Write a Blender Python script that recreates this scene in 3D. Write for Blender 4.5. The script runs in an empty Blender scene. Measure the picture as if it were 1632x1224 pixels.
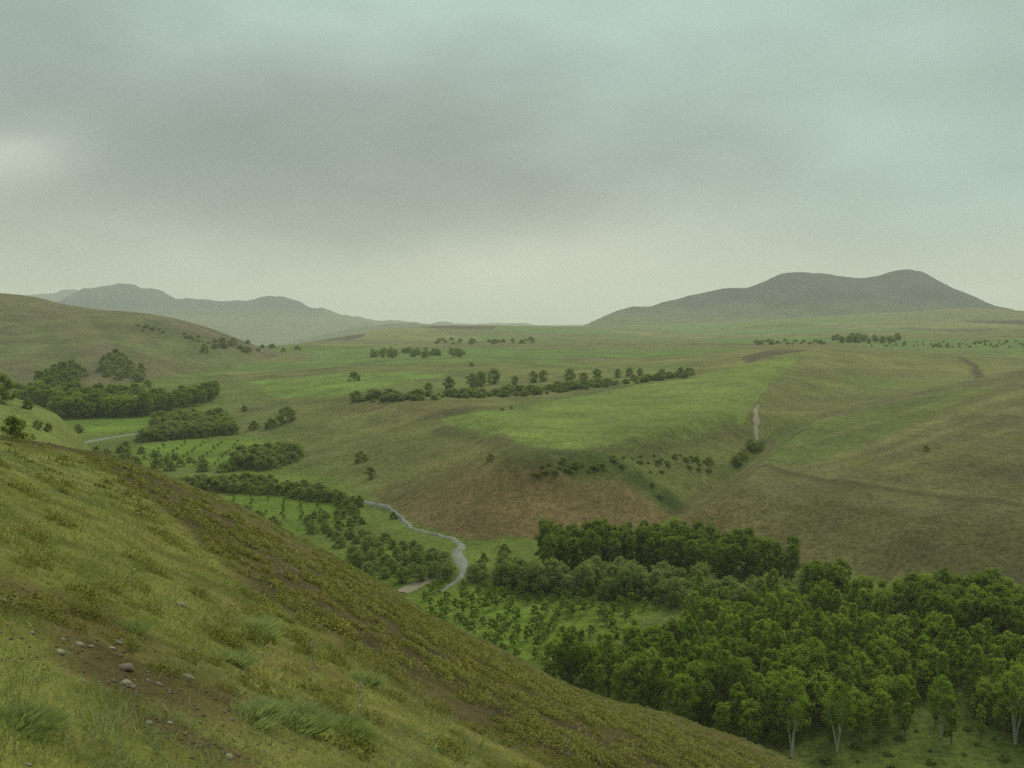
import bpy, math, random
import numpy as np

# ------------------------------------------------------------------ camera, sky, sun, exposure
SC = bpy.context.scene
COL = SC.collection
F = 1650.0                       # focal length in photo pixels (photo 1632 x 1224)
PITCH = math.atan(107.0 / F)     # eye level falls on row 505
cam_d = bpy.data.cameras.new('camera')
cam = bpy.data.objects.new('camera', cam_d)
COL.objects.link(cam)
cam_d.sensor_width = 36.0
cam_d.lens = 36.0 * F / 1632.0
cam_d.clip_start = 0.1
cam_d.clip_end = 60000.0
cam.location = (0, 0, 0)
cam.rotation_euler = (math.pi / 2 - PITCH, 0, 0)
SC.camera = cam

SUN_EL, SUN_AZ = 50.0, 35.0      # azimuth clockwise from the viewing direction
world = bpy.data.worlds.new('World')
SC.world = world
world.use_nodes = True


def build_sky():
    nt = world.node_tree
    nt.nodes.clear()
    N, L = nt.nodes.new, nt.links.new
    out = N('ShaderNodeOutputWorld')
    bg = N('ShaderNodeBackground')
    L(bg.outputs[0], out.inputs[0])
    sky = N('ShaderNodeTexSky')
    sky.sky_type = 'NISHITA'
    sky.sun_disc = False
    sky.sun_elevation = math.radians(SUN_EL)
    sky.sun_rotation = math.radians(SUN_AZ)
    tc = N('ShaderNodeTexCoord')
    sep = N('ShaderNodeSeparateXYZ')
    L(tc.outputs['Generated'], sep.inputs[0])

    def m(op, a, b=None, c=None, clamp=False):
        n = N('ShaderNodeMath')
        n.operation = op
        n.use_clamp = clamp
        for i, v in enumerate((a, b, c)):
            if v is None:
                continue
            if isinstance(v, (int, float)):
                n.inputs[i].default_value = v
            else:
                L(v, n.inputs[i])
        return n.outputs[0]

    def mix(fac, a, b, mode='MIX'):
        n = N('ShaderNodeMix')
        n.data_type = 'RGBA'
        n.blend_type = mode
        for k, v in ((0, fac), (6, a), (7, b)):
            if isinstance(v, (int, float)):
                n.inputs[k].default_value = v
            elif isinstance(v, tuple):
                n.inputs[k].default_value = (*v, 1)
            else:
                L(v, n.inputs[k])
        return n.outputs[2]

    # warped direction so that cloud edges are ragged
    mp = N('ShaderNodeMapping')
    mp.inputs['Scale'].default_value = (2.2, 2.2, 5.0)
    L(tc.outputs['Generated'], mp.inputs[0])
    n1 = N('ShaderNodeTexNoise')
    n1.inputs['Scale'].default_value = 1.3
    n1.inputs['Detail'].default_value = 5
    n1.inputs['Roughness'].default_value = 0.5
    L(mp.outputs[0], n1.inputs['Vector'])
    warp = N('ShaderNodeVectorMath')
    warp.operation = 'MULTIPLY_ADD'
    L(n1.outputs['Color'], warp.inputs[0])
    warp.inputs[1].default_value = (0.30, 0.30, 0.12)
    L(tc.outputs['Generated'], warp.inputs[2])
    off = N('ShaderNodeVectorMath')
    off.operation = 'SUBTRACT'
    L(warp.outputs[0], off.inputs[0])
    off.inputs[1].default_value = (0.15, 0.15, 0.06)
    ws = N('ShaderNodeSeparateXYZ')
    L(off.outputs[0], ws.inputs[0])
    x, y, z = ws.outputs

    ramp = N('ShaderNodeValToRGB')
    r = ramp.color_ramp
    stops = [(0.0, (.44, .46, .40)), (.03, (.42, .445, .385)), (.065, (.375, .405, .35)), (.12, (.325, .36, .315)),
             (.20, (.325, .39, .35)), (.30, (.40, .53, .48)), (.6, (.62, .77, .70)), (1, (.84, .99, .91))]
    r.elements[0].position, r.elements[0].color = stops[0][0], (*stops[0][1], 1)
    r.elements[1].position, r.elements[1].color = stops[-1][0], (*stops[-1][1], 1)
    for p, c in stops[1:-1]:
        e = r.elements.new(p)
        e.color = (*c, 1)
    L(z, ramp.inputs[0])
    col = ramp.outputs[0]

    def blob(c, s, amp):
        # one soft cloud body round the direction c
        dx = m('DIVIDE', m('SUBTRACT', x, c[0]), s[0])
        dz = m('DIVIDE', m('SUBTRACT', z, c[2]), s[1])
        front = m('GREATER_THAN', y, 0.0)
        e = m('POWER', 2.718, m('MULTIPLY', m('ADD', m('MULTIPLY', dx, dx), m('MULTIPLY', dz, dz)), -1.0))
        return m('MULTIPLY', m('MULTIPLY', e, amp), front)

    # clearer blue-green sky spreading to the right
    right = m('MULTIPLY', m('ADD', x, 0.10), 2.2, clamp=True)
    col = mix(m('MULTIPLY', right, m('MULTIPLY', z, 11.0, clamp=True)), col, (.33, .44, .38))
    # rain cloud with a dark base, a paler veil, one bright gap and the glow under the cloud
    col = mix(blob((-.20, 0, .150), (.27, .070), .85), col, (.175, .212, .195))
    col = mix(blob((-.03, 0, .115), (.19, .045), .50), col, (.215, .250, .228))
    col = mix(blob((-.42, 0, .265), (.17, .09), .60), col, (.200, .245, .230))
    col = mix(blob((-.42, 0, .060), (.13, .05), .40), col, (.29, .325, .28))
    col = mix(blob((-.415, 0, .142), (.060, .030), .95), col, (.46, .51, .44))
    col = mix(blob((-.44, 0, .100), (.06, .040), .50), col, (.34, .385, .33))
    col = mix(blob((.0, 0, .31), (.30, .06), .45), col, (.42, .55, .49))
    col = mix(blob((-.01, 0, .040), (.20, .055), .80), col, (.60, .585, .50))
    col = mix(blob((.335, 0, .245), (.045, .022), .35), col, (.42, .51, .465))
    col = mix(blob((.40, 0, .215), (.05, .022), .40), col, (.25, .32, .295))
    # broad soft cloud texture everywhere
    n2 = N('ShaderNodeTexNoise')
    n2.inputs['Scale'].default_value = 2.6
    n2.inputs['Detail'].default_value = 6
    n2.inputs['Roughness'].default_value = 0.52
    L(mp.outputs[0], n2.inputs['Vector'])
    f = m('MULTIPLY_ADD', n2.outputs['Fac'], 0.5, 0.75)
    cmb = N('ShaderNodeCombineColor')
    for i in range(3):
        L(f, cmb.inputs[i])
    col = mix(1.0, col, cmb.outputs[0], 'MULTIPLY')
    sk = mix(1.0, sky.outputs[0], (.045, .045, .045), 'MULTIPLY')
    col = mix(0.93, sk, col)
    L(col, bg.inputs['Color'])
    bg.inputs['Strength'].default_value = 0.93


build_sky()
sun_d = bpy.data.lights.new('sun', 'SUN')
sun_d.energy = 1.5
sun_d.angle = math.radians(28)
sun_d.color = (1.0, .95, .78)
sun = bpy.data.objects.new('sun', sun_d)
COL.objects.link(sun)
sun.rotation_euler = (math.radians(90 - SUN_EL), 0, math.radians(180 - SUN_AZ))
vs = SC.view_settings
vs.view_transform = 'Standard'
vs.look = 'None'
vs.exposure = 0.42
vs.gamma = 1.0
vs.use_curve_mapping = False
SC.cycles.volume_bounces = 2
SC.cycles.max_bounces = 6
SC.cycles.diffuse_bounces = 3
SC.cycles.transmission_bounces = 3
SC.cycles.use_denoising = False

# ------------------------------------------------------------------ small helpers
RNG = np.random.default_rng(11)
random.seed(7)


def tag(o, label=None, cat=None, group=None, kind=None):
    if label:
        o['label'] = label
    if cat:
        o['category'] = cat
    if group:
        o['group'] = group
    if kind:
        o['kind'] = kind
    return o


def sstep(a, b, x):
    t = np.clip((x - a) / (b - a), 0, 1)
    return t * t * (3 - 2 * t)


def smin(a, b, k):
    h = np.clip(0.5 + 0.5 * (b - a) / k, 0, 1)
    return b * (1 - h) + a * h - k * h * (1 - h)


def smax(a, b, k):
    return -smin(-a, -b, k)


def _hash(ix, iy, seed):
    h = (ix.astype(np.int64) * 374761393 + iy.astype(np.int64) * 668265263 + seed * 1442695041) & 0xffffffff
    h = ((h ^ (h >> 13)) * 1274126177) & 0xffffffff
    h = h ^ (h >> 16)
    return (h & 0xffff) / 65535.0


def vnoise(x, y, seed=0):
    ix, iy = np.floor(x), np.floor(y)
    fx, fy = x - ix, y - iy
    fx, fy = fx * fx * (3 - 2 * fx), fy * fy * (3 - 2 * fy)
    a, b = _hash(ix, iy, seed), _hash(ix + 1, iy, seed)
    c, d = _hash(ix, iy + 1, seed), _hash(ix + 1, iy + 1, seed)
    return (a * (1 - fx) + b * fx) * (1 - fy) + (c * (1 - fx) + d * fx) * fy


def fbm(x, y, seed=0, octaves=4):
    s, a, t = 0, 1.0, 0
    for o in range(octaves):
        s = s + a * vnoise(x * 2 ** o + 17.3 * o, y * 2 ** o - 9.1 * o, seed + o)
        t += a
        a *= 0.5
    return s / t * 2 - 1


CP, SP = math.cos(PITCH), math.sin(PITCH)


def uv(px, row):
    """photo pixel -> ray slope (u, v): a point at distance y lies at (u*y, y, v*y)"""
    cx, cy = (np.asarray(px, float) - 816.0), (612.0 - np.asarray(row, float))
    fy = F * CP + cy * SP
    fz = -F * SP + cy * CP
    return cx / fy, fz / fy


def P3(px, row, y):
    u, v = uv(px, row)
    return (float(u) * y, y, float(v) * y)


# ------------------------------------------------------------------ the land as a height function of x, y
FL0, FLS = -60.0, 0.03


def floor_z(x, y):
    return np.minimum(FL0 + FLS * np.clip(y, 110, 1e9), -29.0) - .06 * np.clip(y - 1050, 0, 3000)


def on_floor(px, row):
    u, v = uv(px, row)
    y = -FL0 / (FLS - v)
    return np.stack([u * y, y], -1)


class Spline2:
    """thin plate spline through surveyed points, in (bearing, log distance)"""
    def __init__(self, pts, lam=1e-4):
        P = np.array(pts, float)
        self.c = self.q(P[:, 0], P[:, 1])
        n = len(P)
        K = self.phi(self.c[:, None] - self.c[None])
        A = np.zeros((n + 3, n + 3))
        A[:n, :n] = K + lam * np.eye(n)
        A[:n, n] = 1
        A[:n, n + 1:] = self.c
        A[n:, :n] = A[:n, n:].T
        b = np.zeros(n + 3)
        b[:n] = P[:, 2]
        self.w = np.linalg.solve(A, b)

    @staticmethod
    def q(x, y):
        y = np.clip(y, 120, 6000)
        return np.stack([2.5 * np.clip(x / y, -1.1, 1.1), np.log(y)], -1)

    @staticmethod
    def phi(d):
        r2 = (d ** 2).sum(-1)
        return 0.5 * r2 * np.log(r2 + 1e-12)

    def __call__(self, x, y):
        q = self.q(x, y)
        out = np.empty(len(q))
        for i in range(0, len(q), 60000):
            s = q[i:i + 60000]
            K = self.phi(s[:, None] - self.c[None])
            out[i:i + 60000] = K @ self.w[:-3] + self.w[-3] + s @ self.w[-2:]
        return out


UP = [P3(*p) for p in [
    # field on the bench: rim, inside, far side
    (700, 683, 300), (765, 698, 290), (830, 712, 282), (910, 721, 276), (1000, 717, 279), (1100, 702, 292), (1180, 685, 310),
    (690, 655, 360), (800, 640, 420), (1000, 612, 480), (1100, 600, 510), (1250, 570, 560), (1290, 560, 600), (1000, 660, 360),
    (1200, 620, 430), (900, 680, 320), (1130, 650, 380),
    # west shoulder of the bench and the strips above the valley
    (560, 655, 380), (620, 650, 390), (480, 682, 385), (430, 630, 480), (560, 612, 520), (650, 600, 560), (450, 605, 600),
    (400, 585, 720), (500, 575, 740), (800, 580, 640), (600, 560, 860), (800, 560, 820), (1000, 580, 650), (1000, 560, 800),
    (450, 560, 900),
    # rolling plain
    (1000, 540, 1200), (700, 538, 1400), (1200, 545, 1000), (1200, 525, 1800), (600, 527, 2000), (900, 521, 2600), (500, 545, 1400), (440, 560, 2000), (500, 552, 2400), (580, 543, 2600), (680, 531, 2800),
    (1400, 503, 2000), (1250, 512, 1900), (1560, 493, 2000), (1632, 498, 1900), (1500, 525, 1400), (1400, 535, 1100),
    (1500, 558, 800), (1632, 540, 900), (1620, 568, 720), (1100, 517, 2300),
    # slope between the gully and the plain
    (1400, 563, 640), (1400, 598, 540), (1400, 628, 480), (1550, 568, 660), (1560, 595, 570), (1300, 650, 425), (1250, 650, 415),
    # near hill on the right: ridge, field, edge
    (1210, 726, 292), (1250, 687, 330), (1300, 668, 350), (1400, 641, 380), (1500, 616, 410), (1632, 590, 440), (1400, 715, 290),
    (1632, 700, 280), (1632, 640, 350), (1200, 748, 274), (1330, 767, 255), (1500, 791, 238), (1632, 804, 228), (1800, 690, 300),
    (1850, 810, 225), (1850, 560, 480),
]] + [(-300, 5000, -90), (-900, 4000, -105), (-1600, 5000, -110), (1500, 5000, -50), (3500, 5000, -40), (-2500, 5000, -55), (900, 900, -8), (1800, 1600, 10)]
T_UP = Spline2(UP)

LEFT = [P3(*p) for p in [
    (-120, 470, 900), (0, 465, 900), (50, 470, 900), (100, 484, 880), (200, 497, 850), (250, 505, 840), (300, 520, 820), (350, 538, 820),
    (400, 556, 830), (440, 569, 840), (0, 602, 610), (100, 598, 630), (230, 590, 680), (330, 577, 740), (420, 566, 830),
    (0, 540, 720), (120, 532, 740), (150, 560, 690), (60, 505, 800), (250, 545, 760), (0, 575, 660), (-120, 590, 640)]] + [
    (-900, 1300, -5), (-600, 1300, -25), (-350, 1200, -40), (-1500, 2500, -40), (-300, 2500, -60), (-150, 900, -48), (-1200, 900, 40)]
T_LEFT = Spline2(LEFT)

# foot of the banks along the valley: photo pixel on the valley floor, bank steepness
EDGE = [(360, 563, .10), (300, 588, .10), (345, 615, .14), (352, 640, .18), (372, 692, .20), (478, 715, .24), (462, 746, .22),
        (540, 772, .30), (592, 802, .42), (655, 838, .55), (745, 866, .62), (860, 860, .62), (1000, 850, .5), (1100, 868, .42),
        (1280, 912, .42), (1450, 935, .45), (1632, 953, .5), (1950, 985, .5), (3200, 1050, .4)]
EDGE_XY = np.array([on_floor(p[0], p[1]) for p in EDGE])
EDGE_S = np.array([p[2] for p in EDGE])
GUL = np.array([P3(*p) for p in [(1760, 560, 600), (1632, 582, 535), (1550, 602, 490), (1450, 631, 445), (1300, 668, 388), (1228, 700, 352),
                                 (1192, 735, 318), (1120, 788, 282), (1050, 838, 252), (990, 862, 236)]])


def poly_dist(x, y, L, vals):
    best = np.full(x.shape, 1e18)
    val = np.zeros(x.shape)
    side = np.zeros(x.shape)
    for i in range(len(L) - 1):
        ax, ay = L[i][0], L[i][1]
        bx, by = L[i + 1][0], L[i + 1][1]
        dx, dy = bx - ax, by - ay
        t = np.clip(((x - ax) * dx + (y - ay) * dy) / (dx * dx + dy * dy), 0, 1)
        ex, ey = x - ax - t * dx, y - ay - t * dy
        d2 = ex * ex + ey * ey
        m = d2 < best
        best = np.where(m, d2, best)
        val = np.where(m, vals[i] * (1 - t) + vals[i + 1] * t, val)
        side = np.where(m, dx * ey - dy * ex, side)
    return np.sqrt(best), val, np.sign(side)


# outline of the hillside the viewer stands on
SIL = [(0, 697), (86, 714), (171, 731), (240, 752), (274, 766), (326, 790), (377, 810), (439, 845), (480, 866), (560, 908), (630, 945),
       (682, 979), (740, 1006), (809, 1041), (888, 1085), (973, 1120), (1060, 1143), (1130, 1170), (1207, 1198), (1263, 1222), (1400, 1285)]
su, sv = uv([p[0] for p in SIL], [p[1] for p in SIL])
NA, NB = np.polyfit(su, sv, 1)
SRES = sv - (NA * su + NB)
EYE, NK = 1.6, 0.00044
NTAN = 2 * math.sqrt(EYE * NK)


def near_z(x, y):
    yy = np.maximum(y, 0)
    u = np.clip(x / np.maximum(y, 1.0), -1.5, 1.5)
    res = np.interp(u, su, SRES, left=SRES[0], right=SRES[-1]) * yy * sstep(8, 40, yy)
    z = -EYE + NA * x + (NB + NTAN) * y - NK * yy * yy + res
    r = np.hypot(x, y)
    z = z + 0.16 * sstep(3, 12, r) * fbm(x / 5.0, y / 5.0, 3, 3) + 0.05 * fbm(x / 0.9, y / 0.9, 8, 3)
    z = z + 0.5 * sstep(20, 60, r) * fbm(x / 14.0, y / 14.0, 21, 2)
    return smin(z, np.full_like(z, 70.0), 30)


_sp = [(-500, 520), (-200, 570), (0, 628), (50, 643), (90, 662), (120, 690), (150, 728), (200, 800), (300, 950)]
SPU, _spv = uv([p[0] for p in _sp], [p[1] for p in _sp])
SPZ = _spv * 265


def spur_z(x, y):
    dy = y - 265
    u = np.clip(x / np.maximum(y, 30), -1, 1)
    z = np.interp(u, SPU, SPZ) - np.where(dy > 0, .006, .0010) * dy * dy
    z = smin(z, np.full_like(z, 5.0), 8)
    return z + 0.5 * fbm(x / 12, y / 12, 4, 3) - 60 * sstep(150, 60, y)


def layers(x, y):
    x, y = np.asarray(x, float), np.asarray(y, float)
    shp = x.shape
    x, y = x.ravel(), y.ravel()
    fl = floor_z(x, y) + 0.35 * fbm(x / 25, y / 25, 5, 3)
    d, s, sg = poly_dist(x, y, EDGE_XY, EDGE_S)
    d = d * sg                                      # positive beyond the foot of the bank
    d = np.maximum(d, (y - 980) * .8)
    rag = 3.5 * fbm(x / 22, y / 22, 31, 3)
    T = np.clip(T_UP(x, y), -140, 40)
    far = sstep(350, 1200, y)
    T = T + fbm(x / 180, y / 260, 41, 3) * (0.4 + 4.6 * far) * sstep(5000, 1500, y) + fbm(x / 35, y / 35, 42, 3) * 0.45
    ramp = np.minimum(FL0 + FLS * np.clip(y, 110, 1e9), -29.0) + np.maximum(s, sstep(900, 1200, y)) * (d + rag * sstep(0, 20, d)) + 0.9 * fbm(x / 9, y / 9, 45, 3) * sstep(0, 12, d)
    up = smin(T, ramp, 1.3)
    gd, gz, gs = poly_dist(x, y, GUL, GUL[:, 2])
    gz = gz - 1.5 * sstep(560, 420, y)
    gr = gz + 0.62 * np.maximum(gd - 1.0, 0) ** 1.02 + 1.2 * fbm(x / 8, y / 8, 51, 3) * sstep(1, 8, gd)
    inG = sstep(640, 520, y)
    up = np.where(inG > 0, up * (1 - inG) + smin(up, gr, 1.2) * inG, up)
    up = np.where(d > 0, up, fl - 5 + np.maximum(d, -20) * .5)
    lf = np.clip(T_LEFT(x, y), -90, 90)
    lf = lf - 60 * sstep(-0.20, -0.10, x / np.maximum(y, 100)) - 60 * sstep(560, 470, y) - 90 * sstep(1300, 2600, y)
    lf = lf + 5.0 * fbm(x / 110 + y / 400, y / 160, 61, 4) + 0.8 * fbm(x / 20, y / 20, 63, 2)
    nz = near_z(x, y)
    sp = spur_z(x, y)
    vis = sstep(30, 60, y)
    z = smax(fl, up, 1.2)
    z = smax(z, lf, 2.0)
    z = smax(z, sp, 2.5)
    hill = np.maximum(nz, sp)
    z = np.where(nz > z - 8, smax(z, nz, 2.0 + 0 * vis), z)
    # class: 0 hillside, 1 valley floor, 2 bank land and bench, 3 near right hill, 4 left hill, 5 plain
    stack = np.stack([hill, fl + 0.4, up, lf])
    am = stack.argmax(0)
    cls = np.array([0, 1, 2, 4])[am]
    cls = np.where((cls == 2) & (y > 680), 5, cls)
    gx = np.interp(y, GUL[::-1, 1], GUL[::-1, 0])
    cls = np.where((cls == 2) & (y <= 680) & (x > gx), 3, cls)
    out = dict(z=z, cls=cls, d=d, gd=gd, nz=nz)
    return {k: v.reshape(shp) for k, v in out.items()}


def H(x, y):
    return layers(x, y)['z']


YS = np.concatenate([np.geomspace(2.5, 90, 260), np.geomspace(90.5, 800, 420), np.geomspace(805, 3500, 120)])


def hit(px, row):
    """first ground point seen along the ray through a photo pixel"""
    u, v = uv(np.atleast_1d(px), np.atleast_1d(row))
    res = []
    for a, b in zip(u, v):
        z = H(a * YS, YS)
        below = z >= b * YS
        i = int(np.argmax(below)) if below.any() else len(YS) - 1
        y = YS[i]
        if i > 0:
            f0, f1 = z[i - 1] - b * YS[i - 1], z[i] - b * YS[i]
            y = YS[i - 1] + (YS[i] - YS[i - 1]) * (-f0 / (f1 - f0 + 1e-9))
        y = float(np.clip(y, YS[0], YS[-1]))
        res.append((a * y, y))
    return np.array(res)


def inpoly(x, y, poly):
    c = np.zeros(x.shape, bool)
    j = len(poly) - 1
    for i in range(len(poly)):
        xi, yi = poly[i]
        xj, yj = poly[j]
        c ^= ((yi > y) != (yj > y)) & (x < (xj - xi) * (y - yi) / (yj - yi + 1e-12) + xi)
        j = i
    return c


# ------------------------------------------------------------------ materials
def new_mat(name):
    m = bpy.data.materials.new(name)
    m.use_nodes = True
    nt = m.node_tree
    nt.nodes.clear()
    return m, nt, nt.nodes.new, nt.links.new


def mixn(nt, fac, a, b, mode='MIX'):
    n = nt.nodes.new('ShaderNodeMix')
    n.data_type = 'RGBA'
    n.blend_type = mode
    for k, v in ((0, fac), (6, a), (7, b)):
        if isinstance(v, (int, float)):
            n.inputs[k].default_value = v
        elif isinstance(v, tuple):
            n.inputs[k].default_value = (*v, 1)
        else:
            nt.links.new(v, n.inputs[k])
    return n.outputs[2]


def noise(nt, scale, detail=4, rough=0.55, vec=None, stretch=None):
    n = nt.nodes.new('ShaderNodeTexNoise')
    n.inputs['Scale'].default_value = scale
    n.inputs['Detail'].default_value = detail
    n.inputs['Roughness'].default_value = rough
    if vec is not None:
        if stretch:
            mp = nt.nodes.new('ShaderNodeMapping')
            mp.inputs['Scale'].default_value = stretch
            nt.links.new(vec, mp.inputs[0])
            vec = mp.outputs[0]
        nt.links.new(vec, n.inputs['Vector'])
    return n.outputs['Fac']


def ramp(nt, fac, a, b):
    n = nt.nodes.new('ShaderNodeMapRange')
    n.inputs[1].default_value = a
    n.inputs[2].default_value = b
    nt.links.new(fac, n.inputs[0])
    return n.outputs[0]


def ground_material():
    m, nt, N, L = new_mat('turf_and_soil')
    out = N('ShaderNodeOutputMaterial')
    bs = N('ShaderNodeBsdfPrincipled')
    bs.inputs['Roughness'].default_value = 0.95
    bs.inputs['Specular IOR Level'].default_value = 0.1
    geo = N('ShaderNodeNewGeometry').outputs['Position']
    a1 = N('ShaderNodeAttribute')
    a1.attribute_name = 'cover'
    a2 = N('ShaderNodeAttribute')
    a2.attribute_name = 'soil'
    fine = noise(nt, 2.6, 6, .68, geo)
    mid = noise(nt, 0.33, 5, .6, geo)
    big = noise(nt, 0.045, 4, .55, geo)
    tuft = noise(nt, 1.0, 3, .7, geo)
    micro = noise(nt, 19, 4, .7, geo)
    f0 = N('ShaderNodeMath')
    f0.operation = 'MULTIPLY_ADD'
    L(micro, f0.inputs[0])
    f0.inputs[1].default_value = 0.9
    L(fine, f0.inputs[2])
    f = N('ShaderNodeMath')
    f.operation = 'MULTIPLY_ADD'
    L(mid, f.inputs[0])
    f.inputs[1].default_value = 0.7
    L(f0.outputs[0], f.inputs[2])
    g = N('ShaderNodeMath')
    g.operation = 'ADD'
    L(f.outputs[0], g.inputs[0])
    L(a2.outputs['Alpha'], g.inputs[1])
    fac = ramp(nt, g.outputs[0], 1.50, 1.86)
    c = mixn(nt, fac, a1.outputs['Color'], a2.outputs['Color'])
    v = N('ShaderNodeCombineColor')
    for i, (lo, hi) in enumerate(((.74, 1.28), (.78, 1.22), (.74, 1.26))):
        r = N('ShaderNodeMapRange')
        r.inputs[1].default_value = .3
        r.inputs[2].default_value = .7
        r.inputs[3].default_value = lo
        r.inputs[4].default_value = hi
        L((big, mid, fine)[i], r.inputs[0])
        L(r.outputs[0], v.inputs[i])
    # one brightness factor from the three noise scales
    sp = N('ShaderNodeSeparateColor')
    L(v.outputs[0], sp.inputs[0])
    p1 = N('ShaderNodeMath')
    p1.operation = 'MULTIPLY'
    L(sp.outputs[0], p1.inputs[0])
    L(sp.outputs[1], p1.inputs[1])
    p2 = N('ShaderNodeMath')
    p2.operation = 'MULTIPLY'
    L(p1.outputs[0], p2.inputs[0])
    L(sp.outputs[2], p2.inputs[1])
    tr = N('ShaderNodeMapRange')
    tr.inputs[1].default_value = .36
    tr.inputs[2].default_value = .58
    tr.inputs[3].default_value = .62
    tr.inputs[4].default_value = 1.12
    L(tuft, tr.inputs[0])
    p3 = N('ShaderNodeMath')
    p3.operation = 'MULTIPLY'
    L(p2.outputs[0], p3.inputs[0])
    L(tr.outputs[0], p3.inputs[1])
    cc = N('ShaderNodeCombineColor')
    for i in range(3):
        L(p3.outputs[0], cc.inputs[i])
    c = mixn(nt, 1.0, c, cc.outputs[0], 'MULTIPLY')
    L(c, bs.inputs['Base Color'])
    b = N('ShaderNodeBump')
    b.inputs['Strength'].default_value = 0.6
    b.inputs['Distance'].default_value = 0.25
    L(f.outputs[0], b.inputs['Height'])
    L(b.outputs[0], bs.inputs['Normal'])
    L(bs.outputs[0], out.inputs[0])
    return m


def leaf_material(name, a, b, trans=0.3, hue=0.7):
    m, nt, N, L = new_mat(name)
    out = N('ShaderNodeOutputMaterial')
    oi = N('ShaderNodeObjectInfo')
    geo = N('ShaderNodeNewGeometry')
    nz = noise(nt, 0.9, 3, .6, geo.outputs['Position'])
    ad = N('ShaderNodeMath')
    ad.operation = 'MULTIPLY_ADD'
    L(geo.outputs['Random Per Island'], ad.inputs[0])
    ad.inputs[1].default_value = 0.45
    L(nz, ad.inputs[2])
    ad2 = N('ShaderNodeMath')
    ad2.operation = 'MULTIPLY_ADD'
    L(oi.outputs['Random'], ad2.inputs[0])
    ad2.inputs[1].default_value = hue
    L(ad.outputs[0], ad2.inputs[2])
    fac = ramp(nt, ad2.outputs[0], .50, 1.45)
    c = mixn(nt, fac, a, b)
    d = N('ShaderNodeBsdfDiffuse')
    t = N('ShaderNodeBsdfTranslucent')
    L(c, d.inputs[0])
    L(mixn(nt, 1.0, c, (1.1, 1.15, .7), 'MULTIPLY'), t.inputs[0])
    ms = N('ShaderNodeMixShader')
    ms.inputs[0].default_value = trans
    L(d.outputs[0], ms.inputs[1])
    L(t.outputs[0], ms.inputs[2])
    L(ms.outputs[0], out.inputs[0])
    return m


def bark_material(name, a, b):
    m, nt, N, L = new_mat(name)
    out = N('ShaderNodeOutputMaterial')
    bs = N('ShaderNodeBsdfPrincipled')
    bs.inputs['Roughness'].default_value = 0.85
    geo = N('ShaderNodeNewGeometry').outputs['Position']
    L(mixn(nt, ramp(nt, noise(nt, 2.5, 4, .6, geo, (1, 1, .3)), .35, .65), a, b), bs.inputs['Base Color'])
    L(bs.outputs[0], out.inputs[0])
    return m


def stone_material(name, a, b, sc=14):
    m, nt, N, L = new_mat(name)
    out = N('ShaderNodeOutputMaterial')
    bs = N('ShaderNodeBsdfPrincipled')
    bs.inputs['Roughness'].default_value = 0.9
    geo = N('ShaderNodeNewGeometry').outputs['Position']
    n = noise(nt, sc, 5, .65, geo)
    L(mixn(nt, ramp(nt, n, .35, .65), a, b), bs.inputs['Base Color'])
    bp = N('ShaderNodeBump')
    bp.inputs['Strength'].default_value = .5
    bp.inputs['Distance'].default_value = .02
    L(n, bp.inputs['Height'])
    L(bp.outputs[0], bs.inputs['Normal'])
    L(bs.outputs[0], out.inputs[0])
    return m


def colour_material(name, trans=0.25):
    """colour per blade from the mesh, for grass"""
    m, nt, N, L = new_mat(name)
    out = N('ShaderNodeOutputMaterial')
    at = N('ShaderNodeAttribute')
    at.attribute_name = 'cover'
    d = N('ShaderNodeBsdfDiffuse')
    t = N('ShaderNodeBsdfTranslucent')
    L(at.outputs['Color'], d.inputs[0])
    L(at.outputs['Color'], t.inputs[0])
    ms = N('ShaderNodeMixShader')
    ms.inputs[0].default_value = trans
    L(d.outputs[0], ms.inputs[1])
    L(t.outputs[0], ms.inputs[2])
    L(ms.outputs[0], out.inputs[0])
    return m


M_GROUND = ground_material()
M_POPLAR = leaf_material('poplar_leaves', (0.135, 0.205, 0.016), (0.265, 0.33, 0.05), 0.5)
M_DARK = leaf_material('dark_leaves', (0.12, 0.178, 0.02), (0.195, 0.25, 0.04), 0.5)
M_WILLOW = leaf_material('willow_leaves', (0.155, 0.205, 0.044), (0.245, 0.285, 0.095), 0.5)
M_BUSH = leaf_material('bush_leaves', (0.15, 0.19, 0.04), (0.235, 0.27, 0.074), 0.5)
M_ORCH = leaf_material('orchard_leaves', (0.095, 0.155, 0.018), (0.165, 0.22, 0.036), 0.5)
M_CUSH = leaf_material('cushion_leaves', (0.115, 0.125, 0.026), (0.215, 0.205, 0.058), 0.3)
M_FERN = leaf_material('soft_herb_leaves', (.23, .27, .09), (.36, .39, .19), .45)
M_YELLOW = leaf_material('yellow_flowers', (0.19, 0.17, 0.03), (0.27, 0.235, 0.05), 0.2)
M_BARK = bark_material('bark', (.09, .075, .05), (.16, .14, .10))
M_PALEBARK = bark_material('pale_bark', (.24, .24, .19), (.42, .41, .33))
M_STONE = stone_material('pale_stone', (.15, .13, .085), (.29, .26, .18))
M_BROWNSTONE = stone_material('brown_stone', (.085, .062, .04), (.17, .13, .085))
M_GRASS = colour_material('grass_blades')


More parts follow.
